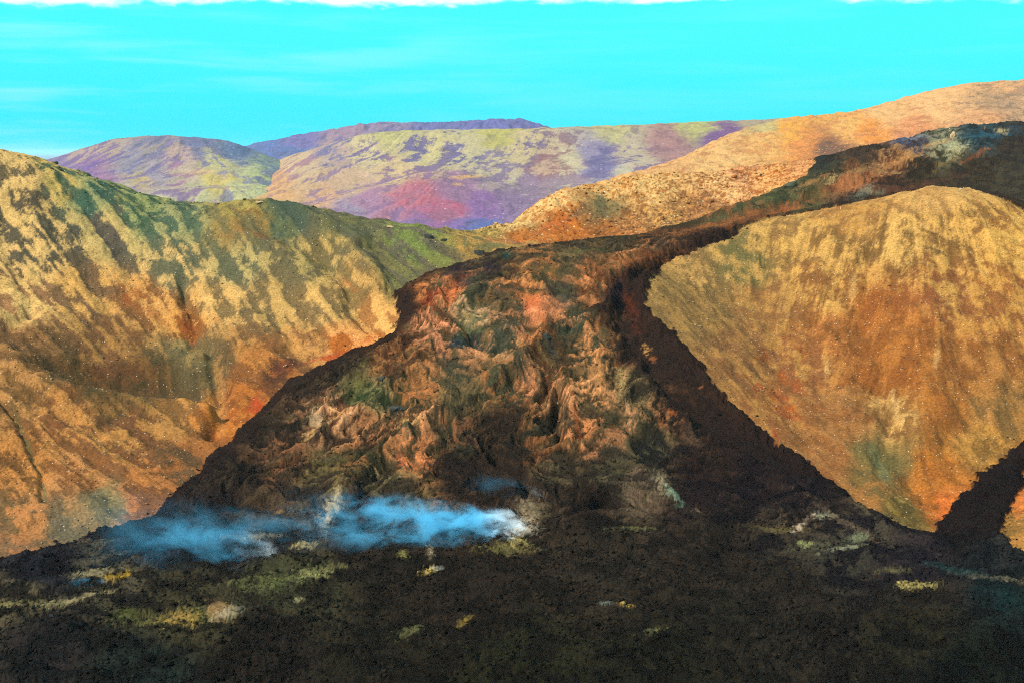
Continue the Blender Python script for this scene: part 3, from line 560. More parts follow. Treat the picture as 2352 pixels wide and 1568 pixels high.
fm = lambda m: (m[:-1, :-1] & m[1:, 1:])
lava_face = (sdl[:-1, :-1] + sdl[1:, 1:]) > 0
valley_left = (px[:-1, :-1] < 1400) & (GY[:-1, :-1] < 829 + (GX[:-1, :-1] < -40) * 400)
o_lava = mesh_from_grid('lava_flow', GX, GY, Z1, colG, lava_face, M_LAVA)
h1 = (~lava_face) & valley_left
h3 = (~lava_face) & (~valley_left) & (GY[:-1, :-1] > 829) & (px[:-1, :-1] < 1900)
h2 = (~lava_face) & (~h1) & (~h3)
structs = [o_lava]
for nm, m, mt in (('hill', h1, M_HILL), ('hill', h2, M_HILL), ('ridge', h3, M_RIDGE)):
    structs.append(mesh_from_grid(nm, GX, GY, Z1, colG, m, mt))

def ground_z(x, y):   # true surface, from the displaced grid
    x = np.atleast_1d(np.asarray(x, float)); y = np.atleast_1d(np.asarray(y, float))
    j = np.clip(np.searchsorted(rows, y) - 1, 0, len(rows) - 2); u = (x / y + 0.5) * (ncol - 1)
    i = np.clip(u.astype(int), 0, ncol - 2); fu = np.clip(u - i, 0, 1); fv = np.clip((y - rows[j]) / (rows[j + 1] - rows[j]), 0, 1)
    return (Z1[j, i] * (1 - fu) + Z1[j, i + 1] * fu) * (1 - fv) + (Z1[j + 1, i] * (1 - fu) + Z1[j + 1, i + 1] * fu) * fv
def grid_val(A, x, y):
    j = np.clip(np.searchsorted(rows, y), 0, len(rows) - 1); i = np.clip(((x / y + 0.5) * (ncol - 1)).round().astype(int), 0, ncol - 1)
    return A[j, i]

# ================================================================== THE FAR HILLS
def far_layer(name, cps, zps, anchors, pl, u0, u1, nc, d0, d1, nr, ill, mat, scale, nsize, length, amp, off, bias=(0, 0)):
    pts = [tuple(P(*g)) for g in cps] + [((a - 1176) / FPX * D, D, z) for a, D, z in zps]
    T = TPS(pts, scale, 2e-4)
    tu = np.linspace((u0 - 1176) / FPX, (u1 - 1176) / FPX, nc); rw = np.linspace(d0, d1, nr)
    TU, Y = np.meshgrid(tu, rw); X = TU * Y; Z = T(X, Y)
    F = Field(T, X.min(), X.max(), d0, d1, 110)
    F.gx = bias[0] - F.gx; F.gy = bias[1] - F.gy
    g_ = np.hypot(F.gx, F.gy) + 1e-6; F.gx /= g_; F.gy /= g_
    YS = Y * 0.34; F2 = F
    class _S:                                             # the same downhill field in the depth-stretched plane
        def at(s, x, y):
            g = F2.at(x, y / 0.34); return g[0], g[1] * 0.34      # (lengths shrink with the plane)
    s1 = streaks(_S(), X, YS, T_P, nsize * .62, length, 18, .3); s2 = streaks(_S(), X, YS, T_M, nsize * .33, length * .5, 12, .7)
    Z = Z + amp * (np.clip(s1, -2, 2) * 0.5 + samp(T_L, X, YS, nsize * .4) * 0.7)
    px, py = proj(X, Y, Z)
    wpx = px + samp(T_F, X, Y, nsize, .4, .2) * 7; wpy = py + samp(T_F, X, Y, nsize, .9, .6) * 5
    mk = 0.55 * s1 + 0.40 * s2 + 0.75 * samp(T_P, X, YS, nsize * .8, .5, .1) + .40 * samp(T_F, X, YS, nsize) + .30 * samp(T_H, X, YS, nsize * .3); mk /= mk.std()
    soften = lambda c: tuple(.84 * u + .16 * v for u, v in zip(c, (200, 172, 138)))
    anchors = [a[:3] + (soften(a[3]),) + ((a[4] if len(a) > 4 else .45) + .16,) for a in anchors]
    c = anchors_colour(wpx, wpy, anchors, mk, soft=9) - np.array(off)  # bluish haze of distance is painted in with the farther hills' colours
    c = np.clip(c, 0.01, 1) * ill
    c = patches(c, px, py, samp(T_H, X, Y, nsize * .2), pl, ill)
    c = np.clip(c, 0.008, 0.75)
    o = mesh_from_grid(name, X, Y, Z, c, None, mat); structs.append(o)
    return T
I_F = np.array([0.40, 0.36, 0.36])
C_ = [(585,452,2050),(640,415,2150),(680,395,2250),(740,350,2400),(800,318,2500),(860,306,2600),(1000,302,2620),(1150,300,2650),(1265,296,2680),(1400,290,2720),(1500,286,2740),(1600,281,2770),(1700,278,2800),(1800,276,2850),(1950,276,2850),
 (600,468,1850),(700,470,1750),(720,490,1500),(800,497,1420),(900,525,1300),(1000,545,1250),(1080,556,1230),(1180,520,1300),(1000,500,1420),(900,470,1520),(1000,450,1580),(860,448,1640),(920,424,1700),(1050,413,1730),(1140,432,1690),(1200,462,1600),(1100,480,1480),
 (760,430,1950),(800,400,2050),(700,430,1950),(850,420,1950),(920,405,1950),(1050,400,1950),(1150,412,1950),(1220,430,1900),(1000,350,2300),(850,350,2300),(1150,350,2300),(1300,350,2300),(1300,400,1950),(1320,440,1650),(1420,400,1900),(1500,350,2250),(1500,400,1750),(1650,330,2350),(1600,370,1900),(1800,300,2500)]
C_z = [(500,2600,-110),(700,2900,0),(1000,3200,0),(1400,3200,0),(1800,3200,20),(560,2200,-95),(1400,1300,-90),(1600,1400,-60),(1800,1700,-20),(2100,2000,20),(2100,2800,70),(700,1200,-100)]
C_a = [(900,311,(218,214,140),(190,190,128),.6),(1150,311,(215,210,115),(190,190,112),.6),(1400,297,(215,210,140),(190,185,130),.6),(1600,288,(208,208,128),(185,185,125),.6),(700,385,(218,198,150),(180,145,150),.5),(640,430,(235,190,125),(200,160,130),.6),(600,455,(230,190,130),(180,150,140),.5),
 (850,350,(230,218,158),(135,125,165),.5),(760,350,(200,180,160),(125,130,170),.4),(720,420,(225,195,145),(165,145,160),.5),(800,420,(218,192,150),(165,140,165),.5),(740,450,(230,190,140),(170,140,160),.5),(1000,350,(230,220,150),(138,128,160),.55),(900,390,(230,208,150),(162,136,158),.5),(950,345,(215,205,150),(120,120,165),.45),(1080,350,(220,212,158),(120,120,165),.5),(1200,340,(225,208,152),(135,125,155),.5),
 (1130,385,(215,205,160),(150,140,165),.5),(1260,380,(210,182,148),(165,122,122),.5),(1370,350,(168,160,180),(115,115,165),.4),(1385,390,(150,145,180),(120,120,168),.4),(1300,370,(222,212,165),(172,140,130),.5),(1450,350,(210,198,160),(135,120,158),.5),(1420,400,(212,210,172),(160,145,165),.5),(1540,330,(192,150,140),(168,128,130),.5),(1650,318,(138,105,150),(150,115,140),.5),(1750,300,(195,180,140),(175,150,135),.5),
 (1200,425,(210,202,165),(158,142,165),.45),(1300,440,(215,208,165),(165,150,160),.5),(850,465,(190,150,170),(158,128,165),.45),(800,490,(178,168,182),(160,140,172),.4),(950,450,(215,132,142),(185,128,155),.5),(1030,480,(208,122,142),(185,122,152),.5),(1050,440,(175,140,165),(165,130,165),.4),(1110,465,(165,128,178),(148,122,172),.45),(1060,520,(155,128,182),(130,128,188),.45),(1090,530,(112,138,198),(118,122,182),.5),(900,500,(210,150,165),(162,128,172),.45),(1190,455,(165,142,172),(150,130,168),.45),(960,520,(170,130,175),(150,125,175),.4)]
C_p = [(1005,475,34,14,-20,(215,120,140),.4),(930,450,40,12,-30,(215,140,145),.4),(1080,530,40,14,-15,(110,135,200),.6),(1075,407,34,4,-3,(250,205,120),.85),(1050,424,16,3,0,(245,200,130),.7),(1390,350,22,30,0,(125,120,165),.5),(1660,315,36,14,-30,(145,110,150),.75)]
OFF = (0.0, 0.0, 0.0)
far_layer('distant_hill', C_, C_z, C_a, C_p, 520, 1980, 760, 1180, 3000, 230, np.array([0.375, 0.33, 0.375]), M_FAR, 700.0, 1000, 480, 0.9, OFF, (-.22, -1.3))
D_ = [(60,395,2750),(110,380,2750),(150,362,2760),(200,341,2780),(250,323,2800),(300,318,2800),(335,314,2800),(400,315,2800),(460,319,2800),(510,322,2820),(540,333,2800),(560,346,2780),(620,376,2700),(680,395,2640),(740,415,2580),
 (130,400,2500),(200,430,2200),(300,462,1900),(450,480,1850),(590,458,1950),(620,440,2050),(400,400,2350),(300,400,2350),(500,390,2400),(250,370,2550),(400,350,2600),(350,435,2080),(450,430,2080),(550,430,2120),(550,390,2380),(450,425,2160)]
D_z = [(0,2500,-110),(100,3200,-60),(400,3200,-40),(700,3200,-110),(300,1500,-110),(600,1500,-110),(0,2000,-130),(800,2500,-110),(800,2000,-110)]
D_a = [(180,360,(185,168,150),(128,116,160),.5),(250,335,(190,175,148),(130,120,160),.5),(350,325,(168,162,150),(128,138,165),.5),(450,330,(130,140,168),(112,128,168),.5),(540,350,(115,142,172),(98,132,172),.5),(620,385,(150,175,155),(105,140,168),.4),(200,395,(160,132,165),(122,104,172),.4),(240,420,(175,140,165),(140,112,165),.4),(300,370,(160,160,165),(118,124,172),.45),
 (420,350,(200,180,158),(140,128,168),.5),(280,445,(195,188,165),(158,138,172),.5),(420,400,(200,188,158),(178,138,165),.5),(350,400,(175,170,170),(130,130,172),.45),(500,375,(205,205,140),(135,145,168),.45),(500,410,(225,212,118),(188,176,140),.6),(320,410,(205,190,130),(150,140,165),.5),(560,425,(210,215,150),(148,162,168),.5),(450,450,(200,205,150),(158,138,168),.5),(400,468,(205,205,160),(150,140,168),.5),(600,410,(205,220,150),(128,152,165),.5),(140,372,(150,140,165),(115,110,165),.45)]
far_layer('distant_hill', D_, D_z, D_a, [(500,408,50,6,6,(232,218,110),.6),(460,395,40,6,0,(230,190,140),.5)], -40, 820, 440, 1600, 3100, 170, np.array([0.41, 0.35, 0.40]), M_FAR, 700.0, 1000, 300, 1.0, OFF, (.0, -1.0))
E_ = [(480,362,4400),(560,336,4400),(620,324,4420),(700,308,4450),(760,299,4480),(800,292,4500),(850,283,4500),(885,281,4500),(925,284,4500),(960,284,4500),(1020,282,4500),(1080,279,4520),(1130,275,4520),(1170,274,4530),(1210,277,4520),(1240,285,4520),(1265,294,4520),(1320,325,4500),
 (600,365,4000),(680,392,3600),(740,372,3800),(700,345,4100),(850,310,4200),(1000,305,4200),(1200,305,4200),(620,345,4200)]
E_z = [(400,4400,-40),(600,5000,-60),(900,5000,0),(1200,5000,0),(1400,4500,20),(500,3600,-110),(800,3500,-60),(1200,3500,-20)]
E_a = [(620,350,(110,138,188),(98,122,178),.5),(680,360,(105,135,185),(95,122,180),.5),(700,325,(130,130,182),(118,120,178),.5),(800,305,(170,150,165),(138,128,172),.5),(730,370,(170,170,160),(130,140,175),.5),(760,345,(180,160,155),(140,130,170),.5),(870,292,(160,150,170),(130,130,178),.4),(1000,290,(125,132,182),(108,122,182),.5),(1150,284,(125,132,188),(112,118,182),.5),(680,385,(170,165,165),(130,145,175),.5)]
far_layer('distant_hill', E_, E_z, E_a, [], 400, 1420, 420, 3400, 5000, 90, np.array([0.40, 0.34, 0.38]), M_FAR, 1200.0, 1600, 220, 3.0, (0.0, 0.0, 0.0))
F_ = [(1450,404,1300),(1480,396,1400),(1520,380,1480),(1560,366,1550),(1600,350,1620),(1650,328,1700),(1700,303,1780),(1740,288,1830),(1780,278,1870),(1850,271,1900),(1900,268,1920),(1980,254,1950),(2050,242,1980),(2100,225,2000),(2150,207,2020),(2200,197,2040),(2260,192,2060),(2352,194,2080),(2500,200,2080),(2800,230,2080),
 (1700,360,1450),(1650,375,1380),(1850,340,1450),(1850,310,1620),(2000,305,1500),(2000,280,1720),(2150,285,1480),(2150,250,1720),(2300,275,1480),(2300,235,1750),(2500,270,1480),(2800,270,1480)]
F_z = [(1400,1700,-70),(1500,2000,-40),(1700,2300,0),(2000,2400,30),(2352,2500,50),(2800,2500,60),(1500,1200,-50),(1700,1200,-30),(1900,1220,-12),(2150,1300,2),(2352,1300,4),(2800,1300,4)]
F_a = [(1530,382,(242,196,135),(215,160,110),.6),(1650,350,(245,205,140),(222,162,105),.6),(1760,320,(245,198,125),(228,165,100),.6),(1810,300,(250,190,90),(240,175,100),.6),(1760,285,(212,202,145),(192,180,140),.5),(1850,330,(240,165,95),(220,138,80),.5),(1950,290,(248,198,120),(230,160,95),.6),(2000,300,(250,172,85),(225,150,88),.5),
 (2030,260,(248,205,145),(235,180,120),.6),(2150,240,(252,208,150),(235,178,122),.65),(2100,300,(238,170,120),(215,145,105),.55),(2240,225,(228,188,142),(165,140,120),.55),(2320,230,(205,172,142),(150,135,120),.5),(2250,270,(240,190,140),(215,155,115),.6),(2320,210,(235,190,140),(200,160,130),.6),(2200,205,(245,200,145),(225,175,130),.7),(1900,350,(150,110,90),(110,90,80),.5)]
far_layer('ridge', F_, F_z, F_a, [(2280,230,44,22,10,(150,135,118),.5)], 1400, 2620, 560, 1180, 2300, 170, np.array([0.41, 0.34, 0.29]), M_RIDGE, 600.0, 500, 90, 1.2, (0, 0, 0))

# the lowland and the sea beyond
def flat(name, z, x0, x1, y0, y1, col, mat_name, nx=24, ny=24):
    X, Y = np.meshgrid(np.linspace(x0, x1, nx), np.linspace(y0, y1, ny)); Z = np.full_like(X, z) + np.sin(X / 900) * 1.5
    m = ground_mat(mat_name, 120.0, 90.0, 0.05, 2.0)
    c = np.broadcast_to(np.array(col), X.shape + (3,))
    o = mesh_from_grid(name, X, Y, Z, c, None, m); structs.append(o); return o
flat('ground', -172.0, -9000, 9000, -400, 14500, (0.10, 0.12, 0.10), 'lowland')
mw = bpy.data.materials.new('sea_water'); mw.use_nodes = True
b = mw.node_tree.nodes['Principled BSDF']; b.inputs['Base Color'].default_value = (0.02, 0.10, 0.13, 1); b.inputs['Roughness'].default_value = 0.35
Xw, Yw = np.meshgrid(np.linspace(-40000, 40000, 9), np.linspace(14400, 90000, 9))
structs.append(mesh_from_grid('sea', Xw, Yw, np.full_like(Xw, -174.5), None, None, mw))
for o in structs: o['kind'] = 'structure'

# ================================================================== STONES AND CLINKER (real geometry, uncountable)
ico_v = []
ph = (1 + 5 ** .5) / 2
for a, b_ in ((1, ph), (-1, ph), (1, -ph), (-1, -ph)): ico_v += [(0, a, b_), (a, b_, 0), (b_, 0, a)]
ico_v = np.array(ico_v, float); ico_v /= np.linalg.norm(ico_v[0])
from itertools import combinations
el = min(np.linalg.norm(ico_v[0] - v) for v in ico_v[1:])
ico_f = []
for t3 in combinations(range(12), 3):
    if all(abs(np.linalg.norm(ico_v[i] - ico_v[j]) - el) < 1e-3 for i, j in combinations(t3, 2)):
        a, b_, c_ = t3
        n_ = np.cross(ico_v[b_] - ico_v[a], ico_v[c_] - ico_v[a])
        ico_f.append(t3 if np.dot(n_, ico_v[a]) > 0 else (a, c_, b_))
ico_f = np.array(ico_f)
def stones(name, x, y, size, colr, mat, label, cat, sink=0.25, squash=0.7):
    n = len(x); z = ground_z(x, y)
    r = rng.uniform(0.6, 1.35, (n, 12, 1)) * ico_v[None] * size[:, None, None]
    r[:, :, 2] *= squash; r[:, :, 0] *= rng.uniform(.7, 1.4, (n, 1))
    a = rng.uniform(0, 6.28, n); ca, sa = np.cos(a)[:, None], np.sin(a)[:, None]
    rx = r[:, :, 0] * ca - r[:, :, 1] * sa; ry = r[:, :, 0] * sa + r[:, :, 1] * ca
    v = np.stack([rx + x[:, None], ry + y[:, None], r[:, :, 2] + (z + size * sink)[:, None]], -1).reshape(-1, 3)
    q = (ico_f[None] + (np.arange(n) * 12)[:, None, None]).reshape(-1, 3)
    c = np.repeat(colr, 12, axis=0)
    o = raw_mesh(name, v, q, c, mat, smooth=False)
    o['kind'] = 'stuff'; o['label'] = label; o['category'] = cat
    return o
def scatter(n, d0, d1, cond, clump=0.0):
    D = np.sqrt(rng.uniform(d0 ** 2, d1 ** 2, n * 4)); u = rng.uniform(-0.46, 0.46, n * 4); x = u * D
    m = cond(x, D)
    if clump: m &= samp(T_H, x, D, 180, .2, .4) > rng.normal(0, clump, len(x))
    x = x[m][:n]; D = D[m][:n]; return x, D
on_l = lambda x, y: grid_val(sdl, x, y) > 2
off_l = lambda x, y: grid_val(sdl, x, y) < -3
x, y = scatter(15000, 345, 500, on_l, 0.7)
s_ = np.exp(rng.normal(-0.85, 0.42, len(x)))
stones('lava_rubble', x, y, s_, grid_val(colG, x, y) * rng.uniform(0.6, 1.4, (len(x), 1)), M_LAVA, 'dark clinker blocks strewn over the lava in the foreground', 'lava rubble')
x, y = scatter(6000, 500, 860, on_l, 0.7)
s_ = np.exp(rng.normal(-0.95, 0.40, len(x)))
stones('lava_rubble', x, y, s_, grid_val(colG, x, y) * rng.uniform(0.6, 1.5, (len(x), 1)), M_LAVA, 'broken lava blocks strewn down the brown lava fall', 'lava rubble')
x, y = scatter(7000, 460, 830, off_l, 0.9)
s_ = np.exp(rng.normal(-1.15, 0.35, len(x)))
x2, y2 = scatter(2600, 470, 860, lambda a, b: np.abs(grid_val(sdl, a, b) + 0.5) < rng.exponential(1.9, a.shape))
stones('edge_blocks', x2, y2, np.exp(rng.normal(-0.75, 0.42, len(x2))), lin((46, 38, 36)) * 0.45 * rng.uniform(.5, 1.8, (len(x2), 1)), M_LAVA, 'dark blocks that rolled off the edge of the lava onto the slopes', 'lava rubble')
cs = grid_val(colG, x, y) * 1.1 + np.array([0.07, 0.06, 0.04]) * rng.uniform(0.0, 1.4, (len(x), 1))
stones('scattered_stones', x, y, s_, cs, M_HILL, 'small pale stones scattered over the mossy slopes', 'stones')
x, y = scatter(4500, 830, 1120, off_l, 0.9)
s_ = np.exp(rng.normal(-0.35, 0.35, len(x)))
cs = grid_val(colG, x, y) * rng.uniform(0.5, 1.35, (len(x), 1))
stones('moss_tussocks', x, y, s_, cs, M_RIDGE, 'golden tussocks of moss covering the ridge behind the saddle', 'tussocks')

# ================================================================== THINGS
def tag(o, label, cat, group=None):
    o['label'] = label; o['category'] = cat
    if group: o['group'] = group
def empty(name, loc, rz=0.0):
    o = bpy.data.objects.new(name, None); COL.objects.link(o); o.location = loc; o.rotation_euler = (0, 0, rz); o.empty_display_size = 0.5; return o
import bmesh
def bm_obj(name, bm, mat, parent=None, smooth=False):
    m = bpy.data.meshes.new(name); bm.to_mesh(m); bm.free(); m.materials.append(mat)
    if smooth:
        for p_ in m.polygons: p_.use_smooth = True
    o = bpy.data.objects.new(name, m); COL.objects.link(o)
    if parent: o.parent = parent
    return o
def spot(px_, py_, d0=300, d1=1400):
    gz = lambda a, b: ground_z(np.ravel(a), np.ravel(b)).reshape(np.shape(a))       # the true, rough surface
    qx, qy = raycast(gz, np.atleast_1d(px_), np.atleast_1d(py_), d0, d1, 0.4); return float(qx[0]), float(qy[0]), float(ground_z(qx, qy)[0])

# --- dark rock outcrops and boulders
from mathutils import noise as mnoise
def outcrop(name, loc, sz, seed, mat, label, cat, parts_n=3, tilt=0.0):
    """a jointed crag: a dome cut by random planes, roughened, set into the ground"""
    r = random.Random(seed); bm = bmesh.new(); bmesh.ops.create_icosphere(bm, subdivisions=4, radius=1.0)
    planes = []
    for k in range(9 + 4 * parts_n):
        n_ = Vector((r.gauss(0, 1), r.gauss(0, 1), r.gauss(0, .7))).normalized(); planes.append((n_, r.uniform(.50, .85)))
    for v in bm.verts:
        p_ = v.co.copy()
        p_.z += 0.35 * mnoise.noise(Vector((p_.x * 2.2 + seed, seed, 0)))
        for n_, d_ in planes:
            k = p_.dot(n_) - d_
            if k > 0: p_ -= n_ * k * 0.85
        p_ *= 1 + 0.16 * mnoise.noise(p_ * 3.5 + Vector((seed,) * 3)) + 0.07 * mnoise.noise(p_ * 9 + Vector((seed,) * 3))
        v.co = Vector((p_.x * sz[0], p_.y * sz[1], (p_.z - .15) * sz[2] + tilt * p_.x * sz[0]))
    o = bm_obj(name, bm, mat); o.location = loc; tag(o, label, cat)
    return o
M_ROCK = ground_mat('dark_rock', 1.2, 1.5, 0.03, 0.5, contrast=(0.6, 1.4))
def rock_mat(name, col):
    m = plain_mat(name, col, 0.95, 0.45, 1.2); return m
M_BAS = rock_mat('dark_basalt', (0.030, 0.032, 0.026)); M_BASG = rock_mat('greenish_basalt', (0.05, 0.055, 0.035)); M_TAN = rock_mat('tan_scoria', (0.32, 0.22, 0.12)); M_SLATE = rock_mat('slate_lava', (0.035, 0.036, 0.033))
def on(px_, py_, d0, d1, dz=0.0):
    x_, y_, z_ = spot(px_, py_, d0, d1); return (x_, y_, z_ + dz)
outcrop('rock_outcrop', on(1102, 583, 700, 860, 0.6), (4.5, 2.6, 3.4), 3, M_BAS, 'dark square-edged crag at the right foot of the green saddle', 'rock', 2, -0.1)
outcrop('rock_outcrop', on(987, 546.5, 700, 860, 0.6), (4.6, 2.5, 2.6), 5, M_BAS, 'long dark crag sloping down on the saddle skyline before the pink mound', 'rock', 2, -0.30)
outcrop('rock_outcrop', on(1020, 552.5, 700, 860, 0.4), (2.8, 1.8, 1.6), 9, M_BAS, 'small low dark crag just right of the long one on the saddle', 'rock', 2)
outcrop('rock_outcrop', on(896, 521.5, 700, 860, 0.1), (3.2, 1.8, 0.9), 12, M_TAN, 'low tan crag on the green crest left of the dark crags', 'rock', 2)
outcrop('rock_outcrop', on(598, 466.0, 700, 860, 0.1), (4.0, 2.0, 0.8), 15, M_TAN, 'brown rock lip on top of the left hill\'s second crest', 'rock', 2)
outcrop('rock_pinnacle', on(2187, 318, 1000, 1300, 2.0), (3.0, 2.5, 6.0), 21, M_TAN, 'tan rock pinnacle on the crater rim beside the pale sulphur scar', 'rock', 1)
outcrop('lava_crag', on(1812, 428, 900, 1200, 0.5), (8.5, 4.0, 3.4), 23, M_BASG, 'greenish overhanging lava slab with a black gap beneath, below the golden ridge', 'rock', 3, 0.35)
outcrop('lava_crag', on(912, 938, 500, 760, 0.2), (5.5, 3.5, 2.0), 31, M_SLATE, 'grey slabby lava crag halfway up the brown lava fall', 'rock', 3)
outcrop('lava_crag', on(1255, 776, 500, 800, 0.2), (3.6, 2.2, 2.4), 33, M_BAS, 'jagged black lava crag near the top centre of the lava fall', 'rock', 2)
outcrop('lava_crag', on(878, 872, 500, 800, 0.2), (2.6, 2.0, 1.8), 37, M_SLATE, 'small purple grey crag above the grey slabby one', 'rock', 2)
outcrop('boulder', on(1748, 404, 900, 1300, 0.2), (1.8, 1.6, 1.6), 41, M_BAS, 'lone dark boulder on the pale golden slope above the ridge', 'boulder', 1)
outcrop('boulder', on(118, 1416, 300, 600, 0.0), (0.9, 0.8, 1.0), 43, M_SLATE, 'upright grey block on the dark lava at lower left', 'boulder', 1)

# --- people on the far paths
def person(loc, rz, coat, trousers, label, pack=None, scale=1.0):
    e = empty('person', loc, rz); tag(e, label, 'person', 'walkers on the paths')
    me = bpy.data.meshes.new('body')
    J = {'pelvis': (0, 0, .95), 'waist': (0, 0, 1.10), 'chest': (0, .01, 1.33), 'neck': (0, .01, 1.47), 'head0': (0, 0, 1.56), 'head1': (0, 0, 1.70),
         'shL': (-.17, .01, 1.40), 'elL': (-.24, .0, 1.13), 'wrL': (-.24, -.10, .90), 'haL': (-.24, -.13, .82), 'shR': (.17, .01, 1.40), 'elR': (.24, .03, 1.13), 'wrR': (.25, .02, .88), 'haR': (.25, .0, .80),
         'hipL': (-.09, 0, .92), 'knL': (-.10, -.06, .50), 'anL': (-.10, .02, .09), 'toL': (-.11, -.13, .04), 'hipR': (.09, 0, .92), 'knR': (.10, .02, .50), 'anR': (.10, .10, .09), 'toR': (.11, -.05, .04)}
    R = {'pelvis': .15, 'waist': .13, 'chest': .16, 'neck': .06, 'head0': .095, 'head1': .085, 'shL': .075, 'elL': .055, 'wrL': .04, 'haL': .045, 'shR': .075, 'elR': .055, 'wrR': .04, 'haR': .045,
         'hipL': .10, 'knL': .065, 'anL': .045, 'toL': .04, 'hipR': .10, 'knR': .065, 'anR': .045, 'toR': .04}
    E = [('pelvis', 'waist'), ('waist', 'chest'), ('chest', 'neck'), ('neck', 'head0'), ('head0', 'head1'), ('chest', 'shL'), ('shL', 'elL'), ('elL', 'wrL'), ('wrL', 'haL'), ('chest', 'shR'), ('shR', 'elR'), ('elR', 'wrR'), ('wrR', 'haR'),
         ('pelvis', 'hipL'), ('hipL', 'knL'), ('knL', 'anL'), ('anL', 'toL'), ('pelvis', 'hipR'), ('hipR', 'knR'), ('knR', 'anR'), ('anR', 'toR')]
    ks = list(J); me.from_pydata([J[k] for k in ks], [(ks.index(a), ks.index(b)) for a, b in E], [])
    o = bpy.data.objects.new('body', me); COL.objects.link(o); o.parent = e; o.scale = (scale,) * 3
    s = o.modifiers.new('skin', 'SKIN'); o.modifiers.new('sub', 'SUBSURF').levels = 1; o.modifiers['sub'].render_levels = 1
    for i, k in enumerate(ks):
        me.skin_vertices[0].data[i].radius = (R[k], R[k]); me.skin_vertices[0].data[i].use_root = (k == 'pelvis')
    # skin, coat and trousers by height on one continuous body
    m = bpy.data.materials.new('walker_' + label.split()[0]); m.use_nodes = True; t = m.node_tree; bb = t.nodes['Principled BSDF']; bb.inputs['Roughness'].default_value = .8
    tcn = t.nodes.new('ShaderNodeTexCoord'); sx = t.nodes.new('ShaderNodeSeparateXYZ'); t.links.new(tcn.outputs['Object'], sx.inputs[0])
    c = mix_c(t, math_n(t, 'GREATER_THAN', sx.outputs[2], .88), trousers, coat)
    c = mix_c(t, math_n(t, 'GREATER_THAN', sx.outputs[2], 1.49), c, (.45, .28, .20))
    c = mix_c(t, math_n(t, 'LESS_THAN', sx.outputs[2], .10), c, (.03, .03, .03))
    t.links.new(c, bb.inputs['Base Color']); me.materials.append(m)
    hb = bmesh.new(); bmesh.ops.create_uvsphere(hb, u_segments=12, v_segments=8, radius=.115)
    for v in hb.verts: v.co.z = max(v.co.z, -.03) + 1.67; v.co.y += .015
    h = bm_obj('hat', hb, plain_mat('hat_' + label.split()[0], (.04, .04, .05), .9), e, True)
    if pack:
        pb = bmesh.new(); bmesh.ops.create_cube(pb, size=1.0)
        for v in pb.verts: v.co.x *= .30 - .04 * (v.co.z > 0); v.co.y *= .17; v.co.z *= .46; v.co.y += .25; v.co.z += 1.22
        bmesh.ops.bevel(pb, geom=pb.edges[:], offset=.05, segments=2, affect='EDGES')
        bm_obj('backpack', pb, plain_mat('backpack_' + label.split()[0], pack, .8), e, True)
    return e
person(on(1192, 560, 600, 900), 0.5, (.75, .05, .03), (.04, .04, .05), 'person in a bright red jacket walking across the saddle', (.05, .05, .06), 1.15)
person(on(1872, 356, 600, 1390), 2.2, (.45, .04, .12), (.04, .03, .10), 'person in a dark red jacket on the dark path under the peach slope', None, 1.15)
person(on(1389, 445.5, 600, 1120), -0.8, (.80, .80, .82), (.03, .03, .03), 'person in a white top high on the golden ridge', None, 1.1)

# --- trail marker poles
M_OR = plain_mat('orange_paint', (.75, .18, .03), .5); M_WH = plain_mat('white_paint', (.8, .78, .72), .5); M_PW = plain_mat('weathered_wood', (.62, .42, .25), .9)
def marker(loc, h, body, band, label):
    e = empty('trail_marker', loc); tag(e, label, 'post', 'trail marker posts')
    b1 = bmesh.new(); bmesh.ops.create_cone(b1, cap_ends=True, segments=10, radius1=.16, radius2=.13, depth=h * .70)
    for v in b1.verts: v.co.z += h * .35 - .2
    bm_obj('post', b1, body, e, False)
    b2 = bmesh.new(); bmesh.ops.create_cone(b2, cap_ends=True, segments=10, radius1=.15, radius2=.11, depth=h * .30)
    for v in b2.verts: v.co.z += h * .85 - .2
    bm_obj('reflective_band', b2, band, e, False)
marker(on(1162, 561, 600, 900), 2.6, M_OR, M_WH, 'orange post with a white top left of the red walker on the saddle')
marker(on(1931, 481, 500, 850), 2.2, M_PW, M_OR, 'pale stake on the crest of the right hill where the dark lava meets it')
marker(on(2205, 438, 500, 850), 1.8, M_PW, M_WH, 'thin pale stake on the highest part of the right hill')
def on_far(px_, py_, D): return tuple(P(px_, py_, D))
marker(on(2180, 303, 900, 1390, .2), 3.4, M_OR, M_WH, 'orange post on the crater rim at the foot of the peach slope')
marker(on(2262, 298, 900, 1390, .2), 3.0, M_OR, M_OR, 'orange post above the blue strip at the far right rim')

